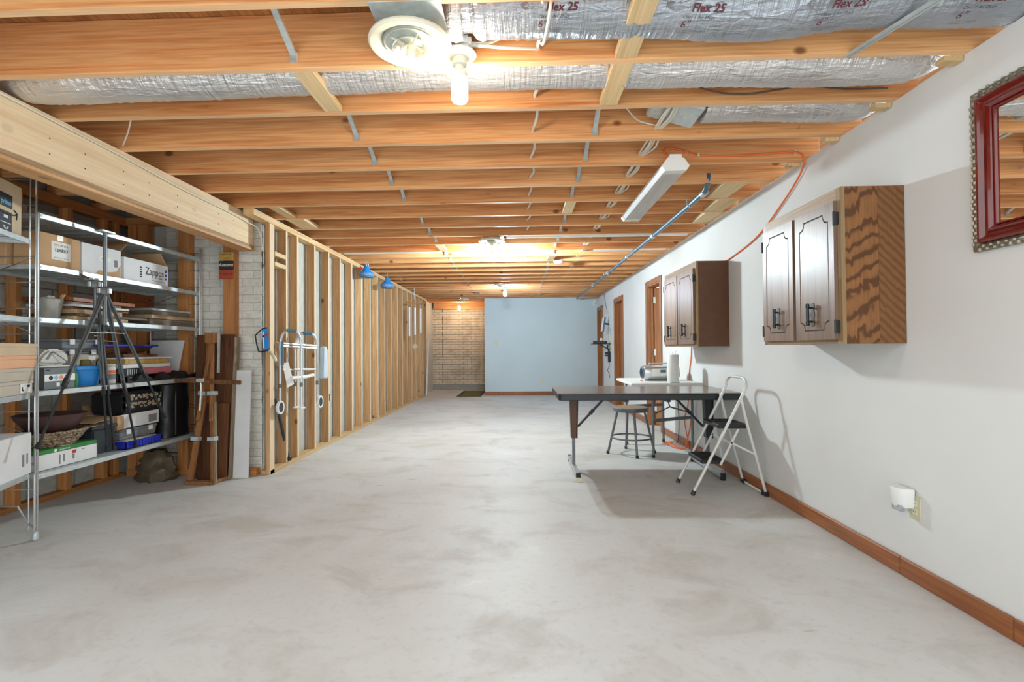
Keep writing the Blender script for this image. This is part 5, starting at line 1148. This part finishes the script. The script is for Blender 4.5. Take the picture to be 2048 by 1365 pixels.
# ------------------------------------------------------------ tripods hung on the rack
def tripod(label, hub, top, feet, heads=True, mid=.5):
    t = thing('camera_tripod', label, 'tripod', (hub[0], hub[1], min(f[2] for f in feet)))
    h = Vector(hub)
    m = MB().lathe([(.022, -.03), (.030, -.022), (.034, 0), (.030, .02), (.018, .03)], h, 8); build('hub', m, m_greym, t, bev=.002)
    for k in range(3):
        a = 2*pi*k/3; build('hub_bracket', bx(h.x+.03*math.cos(a)-.012, h.x+.03*math.cos(a)+.012, h.y+.03*math.sin(a)-.012, h.y+.03*math.sin(a)+.012, h.z-.018, h.z+.016), m_galv, t, bev=.003)
    build('centre_column', MB().tube([h+Vector((0, 0, -.28)), (h.x, h.y, top)], .0125, 10), m_greym, t, smooth=True)
    hd = build('head_plate', MB().box(h.x-.03, h.x+.03, h.y-.055, h.y+.055, top, top+.014), m_galv, t, bev=.003)
    build('pan_lever', MB().bar((h.x, h.y-.05, top+.008), (h.x-.03, h.y-.09, top+.03), .012, .012), m_black, hd)
    for f in feet:
        f = Vector(f); d = (f-h).normalized(); s = d.cross(Vector((0, 0, 1))).normalized()*.0085; L = (f-h).length
        a = h + d*.03; b = h + d*(L*.62)
        m = MB(); m.tube([a+s, b+s], .0058, 8); m.tube([a-s, b-s], .0058, 8); m.bar(a, b, .014, .005, s)
        lg = build('leg', m, m_greym, t, smooth=True)
        build('leg_tube', MB().tube([h + d*(L*.55), f - d*.015], [.0080, .0072], 8), m_blackm, lg, smooth=True)
        build('leg_clamp', MB().bar(h + d*(L*.60), h + d*(L*.655), .030, .024, s), m_black, lg, bev=.004)
        build('leg_foot', MB().tube([f - d*.035, f - d*.004, f], [.011, .016, .012], 10), m_rubber, lg, smooth=True)
        e = h + d*(L*.30); q = Vector((h.x, h.y, e.z))
        build('spreader', MB().bar(q, e, .014, .004), m_galv, t)
    build('spreader_hub', MB().lathe([(.020, -.02), (.022, 0), (.020, .02)], h+Vector((0, 0, -.25)), 10), m_black, t)
    return t
tripod('black camera tripod with spread legs hooked onto the rack front', (-2.80, 3.305, 1.53), 1.925, [(-2.70, 2.73, .58), (-2.83, 3.93, .59), (-2.908, 3.726, .402)])
tripod('second black tripod with folded legs standing on the bottom shelf behind the first', (-2.86, 3.30, 1.575), 1.60, [(-2.915, 3.53, .414), (-2.93, 3.49, .414), (-2.905, 3.46, .414)])

# ------------------------------------------------------------ boards and old wooden tripod by the end wall
def lean_board(label, x0, x1, zt, yb_, yt, mat, th=.019, dz=0, nm='stained_board', sk=0):
    m = MB(); m.hexa([(x0, yb_, dz), (x1, yb_, dz), (x1, yb_+th, dz), (x0, yb_+th, dz)], [(x0+sk, yt, zt), (x1+sk, yt, zt), (x1+sk, yt+th, zt), (x0+sk, yt+th, zt)])
    return one(nm, m, mat, label, 'board', 'boards leaning on the alcove end wall', bev=.002)
lean_board('dark stained board standing tallest at the left of the leaning boards', -2.865, -2.70, 1.262, 4.33, 4.395, m_board, sk=-.015)
lean_board('dark stained board standing tallest at the right of the leaning boards', -2.695, -2.535, 1.266, 4.325, 4.395, m_board, sk=.0)
lean_board('shorter dark stained board in front at the left, behind the wooden tripod', -2.80, -2.66, .66, 4.285, 4.325, m_board)
lean_board('shorter dark stained board in front at the right, behind the wooden tripod', -2.655, -2.545, .66, 4.285, 4.32, m_board)
lean_board('narrow brown batten leaning behind the head of the wooden tripod', -2.775, -2.735, 1.20, 4.30, 4.37, m_frame_wood)
lean_board('thin pale edged board at the right side of the stained boards', -2.533, -2.521, 1.24, 4.29, 4.39, m_wood_grey, .08)
lean_board('white shelf board leaning on the painted brick by the post', -2.545, -2.388, .945, 4.345, 4.41, m_cardw, .018, 0, 'white_board', -.004)
t = thing('wooden_tripod', 'old wooden surveyor tripod with metal clamps leaning on the stained boards', 'tripod', (-2.68, 4.17, 0))
ap = Vector((-2.655, 4.275, 1.235))
for f, mt in (((-2.785, 4.165, .01), m_frame_wood), ((-2.572, 4.15, .01), m_wood_grey)):
    f = Vector(f); d = (ap-f).normalized()
    lg = build('leg', MB().bar(f, f.lerp(ap, .62), .040, .026, (0, 1, 0)), m_frame_wood, t, bev=.002)
    build('leg_slide', MB().bar(f.lerp(ap, .42)+Vector((0, -.026, 0)), f.lerp(ap, .98)+Vector((0, -.006, 0)), .030, .022, (0, 1, 0)), m_frame_wood, lg, bev=.002)
    build('leg_strip', MB().bar(f+Vector((.024, -.008, 0)), f.lerp(ap, .55)+Vector((.024, -.008, 0)), .014, .016, (0, 1, 0)), mt, lg)
    for s_ in (.30, .61): build('clamp', MB().bar(f.lerp(ap, s_-.014)+Vector((.004, -.016, 0)), f.lerp(ap, s_+.014)+Vector((.004, -.016, 0)), .060, .062, (0, 1, 0)), m_galv, lg, bev=.002)
build('head_block', MB().box(-2.70, -2.615, 4.225, 4.30, 1.185, 1.275), m_frame_wood, t, bev=.005)
build('head_strip', MB().bar((-2.60, 4.262, .93), (-2.605, 4.28, 1.27), .014, .02), m_galv, t)
build('crossbar', MB().bar((-2.915, 4.125, .878), (-2.33, 4.135, .852), .024, .034), m_board, t, bev=.003)
build('bracket', MB().tube([(-2.665, 4.125, .87), (-2.66, 4.12, .80), (-2.672, 4.12, .62)], .008, 8), m_galv, t); build('bracket_arm', MB().bar((-2.70, 4.12, .875), (-2.635, 4.12, .875), .02, .03), m_galv, t, bev=.003)
for a, b in (((-2.80, 4.135, .016), (-2.565, 4.135, .016)), ((-2.575, 4.135, .016), (-2.545, 4.33, .016))): build('floor_bar', MB().bar(a, b, .035, .030), m_frame_wood, t, bev=.003)
# sign on the orange stud
t = thing('wooden_sign', 'small wooden plank sign lettered Autumn hanging on the orange stud', 'sign', (-2.612, 4.40, 1.76))
for i, (z0, z1, mt) in enumerate(((1.925, 2.002, m_tan), (1.845, 1.922, m_print), (1.763, 1.842, plain('rust_plank', S(176,72,44), .6, 0, .15, 30)))):
    build('plank', bx(-2.678, -2.548, 4.395, 4.409, z0, z1), mt, t, bev=.002)
m_lw = plain('chalk_lettering', S(226,222,206), .7); ux = (1, 0, 0)
text('welcome', .028, (-2.613, 4.3945, 1.982), ux, FZ, m_printr, t); text('sweet', .024, (-2.613, 4.3945, 1.948), ux, FZ, m_printr, t); text('Autumn', .040, (-2.613, 4.3945, 1.886), ux, FZ, m_lw, t, shear=.25, bold=.0008); text('& Season', .030, (-2.613, 4.3945, 1.806), ux, FZ, m_printr, t, shear=.2)
# ------------------------------------------------------------ tools on the corner post
t = thing('hacksaw', 'hacksaw with black bow frame and blue card hanging on the corner post', 'hacksaw', (-2.29, 4.43, 1.03))
yq = 4.440
build('bow_frame', MB().tube(spline([(-2.262, yq, 1.322), (-2.305, yq, 1.312), (-2.362, yq, 1.262), (-2.368, yq, 1.24), (-2.345, yq, 1.13), (-2.325, yq, 1.108), (-2.27, yq, 1.118), (-2.238, yq, 1.135)], 5), .006, 8), m_black, t, smooth=True)
cd = build('blade_card', MB().prism([(-2.297, 1.125), (-2.240, 1.142), (-2.252, 1.318), (-2.305, 1.300)], (0, yq-.006, 0), (1,0,0), (0,0,1), .003), m_blue, t)
build('card_stripe', MB().prism([(-2.296, 1.235), (-2.248, 1.255), (-2.25, 1.272), (-2.298, 1.252)], (0, yq-.0105, 0), (1,0,0), (0,0,1), .001), m_red, cd)
build('card_blank', MB().prism([(-2.292, 1.14), (-2.280, 1.144), (-2.286, 1.29), (-2.298, 1.286)], (0, yq-.0105, 0), (1,0,0), (0,0,1), .001), m_label, cd)
m = MB().tube([(-2.243, yq, 1.125), (-2.215, yq, 1.085), (-2.188, yq, 1.04), (-2.180, yq, 1.02)], [.010, .014, .015, .010], 10); build('handle', m, m_ivory, t, smooth=True)
t = thing('sledge_hammer', 'long handled hammer standing head down in the first stud bay', 'hammer', (-2.28, 4.82, .04))
build('handle', MB().tube([(-2.295, 4.655, .66), (-2.275, 4.76, .35), (-2.262, 4.83, .10)], [.013, .014, .016], 10), m_dark_bin, t, smooth=True)
m = MB(); m.lathe([(.018, -.05), (.026, -.042), (.026, .042), (.018, .05)], (-2.272, 4.826, .072), 8, 'X'); build('head', m, m_blackm, t)
t = thing('leather_glove', 'tan leather work glove hanging in the first stud bay', 'glove', (-2.28, 4.66, 1.07))
m = MB(); m.hexa([(-2.30, 4.62, 1.02), (-2.26, 4.60, 1.02), (-2.25, 4.73, 1.02), (-2.29, 4.74, 1.02)], [(-2.31, 4.60, 1.20), (-2.27, 4.585, 1.20), (-2.25, 4.66, 1.20), (-2.29, 4.68, 1.20)]); build('palm', m, plain('tan_leather', S(196,160,126), .8, 0, .1), t, bev=.01, seg=2)
for i in range(4): build('finger', MB().tube([(-2.275, 4.63+i*.032, 1.03), (-2.27, 4.632+i*.033, .96+.008*abs(i-1.5))], [.014, .010], 8), t.children[0].data.materials[0], t, smooth=True)
build('thumb', MB().tube([(-2.27, 4.60, 1.14), (-2.262, 4.585, 1.08), (-2.262, 4.59, 1.05)], [.015, .013, .010], 8), t.children[0].data.materials[0], t, smooth=True)
# ------------------------------------------------------------ walker hung on the studs
t = thing('folding_walker', 'aluminium folding walker with wheels hanging on the stud wall', 'walker', (-2.17, 4.83, .55))
def wp(u, z, w_=0): # u along the wall 0..1, w_ out from it
    return Vector((-2.215+.075*u+w_, 4.575+.49*u, z))
def hoopw(u0, u1, w0, w1, zb0, zb1, zt):
    um = (u0+u1)/2; wm = (w0+w1)/2
    return spline([wp(u0, zb0, w0), wp(u0, 1.02, w0), wp(u0, zt-.13, w0), wp(u0+(u1-u0)*.10, zt-.04, w0*.9+w1*.1), wp(u0+(u1-u0)*.3, zt, w0*.7+w1*.3), wp(u0+(u1-u0)*.7, zt, w0*.3+w1*.7), wp(u0+(u1-u0)*.9, zt-.04, w0*.1+w1*.9), wp(u1, zt-.13, w1), wp(u1, 1.02, w1), wp(u1, zb1, w1)], 5)
build('side_frame', MB().tube(hoopw(.02, .36, .0, .10, .60, .60, 1.300), .0125, 10), m_alu, t, smooth=True)
build('side_frame', MB().tube(hoopw(.50, .92, .0, .10, .60, .60, 1.285), .0125, 10), m_alu, t, smooth=True)
for u0, u1, w0, zt, lb in ((.13, .27, .03, 1.303, 0), (.64, .78, .04, 1.288, 0)): build('hand_grip', MB().tube([wp(u0, zt, w0), wp(u1, zt, w0+.045)], .017, 10), m_teal, t, smooth=True)
for (ua, za, wa_), (ub, zb_, wb) in ((((.02, 1.185, 0), (.92, 1.16, .10))), (((.02, 1.16, 0), (.92, 1.135, .10))), (((.05, .94, .02), (.9, .925, .09)))): build('cross_tube', MB().tube([wp(ua, za, wa_), wp(ub, zb_, wb)], .010, 8), m_alu, t, smooth=True)
build('cross_tube', MB().tube([wp(.10, .86, .08), wp(.5, .86, .10), wp(.80, .87, .09)], .018, 10), m_white, t, smooth=True)
for u, w_ in ((.02, 0), (.36, .10), (.50, 0), (.92, .10)):
    lg = build('leg_extension', MB().tube([wp(u, .80, w_), wp(u, .575, w_)], .0105, 8), m_white, t, smooth=True); build('leg_collar', MB().lathe([(.0135, -.02), (.015, 0), (.0135, .02)], wp(u, .79, w_), 10), m_greym, lg, smooth=True)
for u, w_ in ((-.04, .02), (.95, .12)):
    c_ = wp(u, .595, w_)
    wh = build('wheel', MB().lathe([(.046, -.010), (.060, -.012), (.064, 0), (.060, .012), (.046, .010)], c_, 24, 'X', True), m_white, t, smooth=True)
    build('wheel_hub', MB().lathe([(.046, -.008), (.046, .008)], c_, 20, 'X'), m_dark_bin, wh, smooth=True)
for u, w_ in ((.36, .10), (.50, 0)): build('ski_foot', MB().bar(wp(u-.05, .565, w_), wp(u+.10, .565, w_), .03, .016), m_white, t, bev=.004)
build('pouch', MB().prism([(-.045, -.17), (.05, -.175), (.045, .12), (.02, .155), (-.03, .155)], wp(1.05, 1.0, .11), (.25, .97, 0), (0, 0, 1), .05), plain('pale_blue_pouch', S(196,210,220), .6), t, bev=.01, seg=2)
build('grip_post', MB().tube([wp(.03, 1.20, .015), wp(.03, .98, .015)], .017, 10), m_teal, t, smooth=True)
m = MB().hexa([wp(.02, 1.0, .02), wp(.11, 1.005, .05), wp(.11, 1.005, .052), wp(.02, 1.0, .022)], [wp(.13, .77, .035), wp(.24, .80, .065), wp(.24, .80, .067), wp(.13, .77, .037)]); build('paper_tag', m, m_label, t)
one('white_trim_strip', MB().bar((-2.225, 11.95, .02), (-2.215, 12.22, 1.36), .03, .02), m_cardw, 'tall pale strip leaning at the far end of the studs', 'strip')
one('metal_plate', MB().box(XL, XL+.004, 5.87, 5.885, .52, .60), m_black, 'small black plate on a pale stud of the left wall', 'plate')
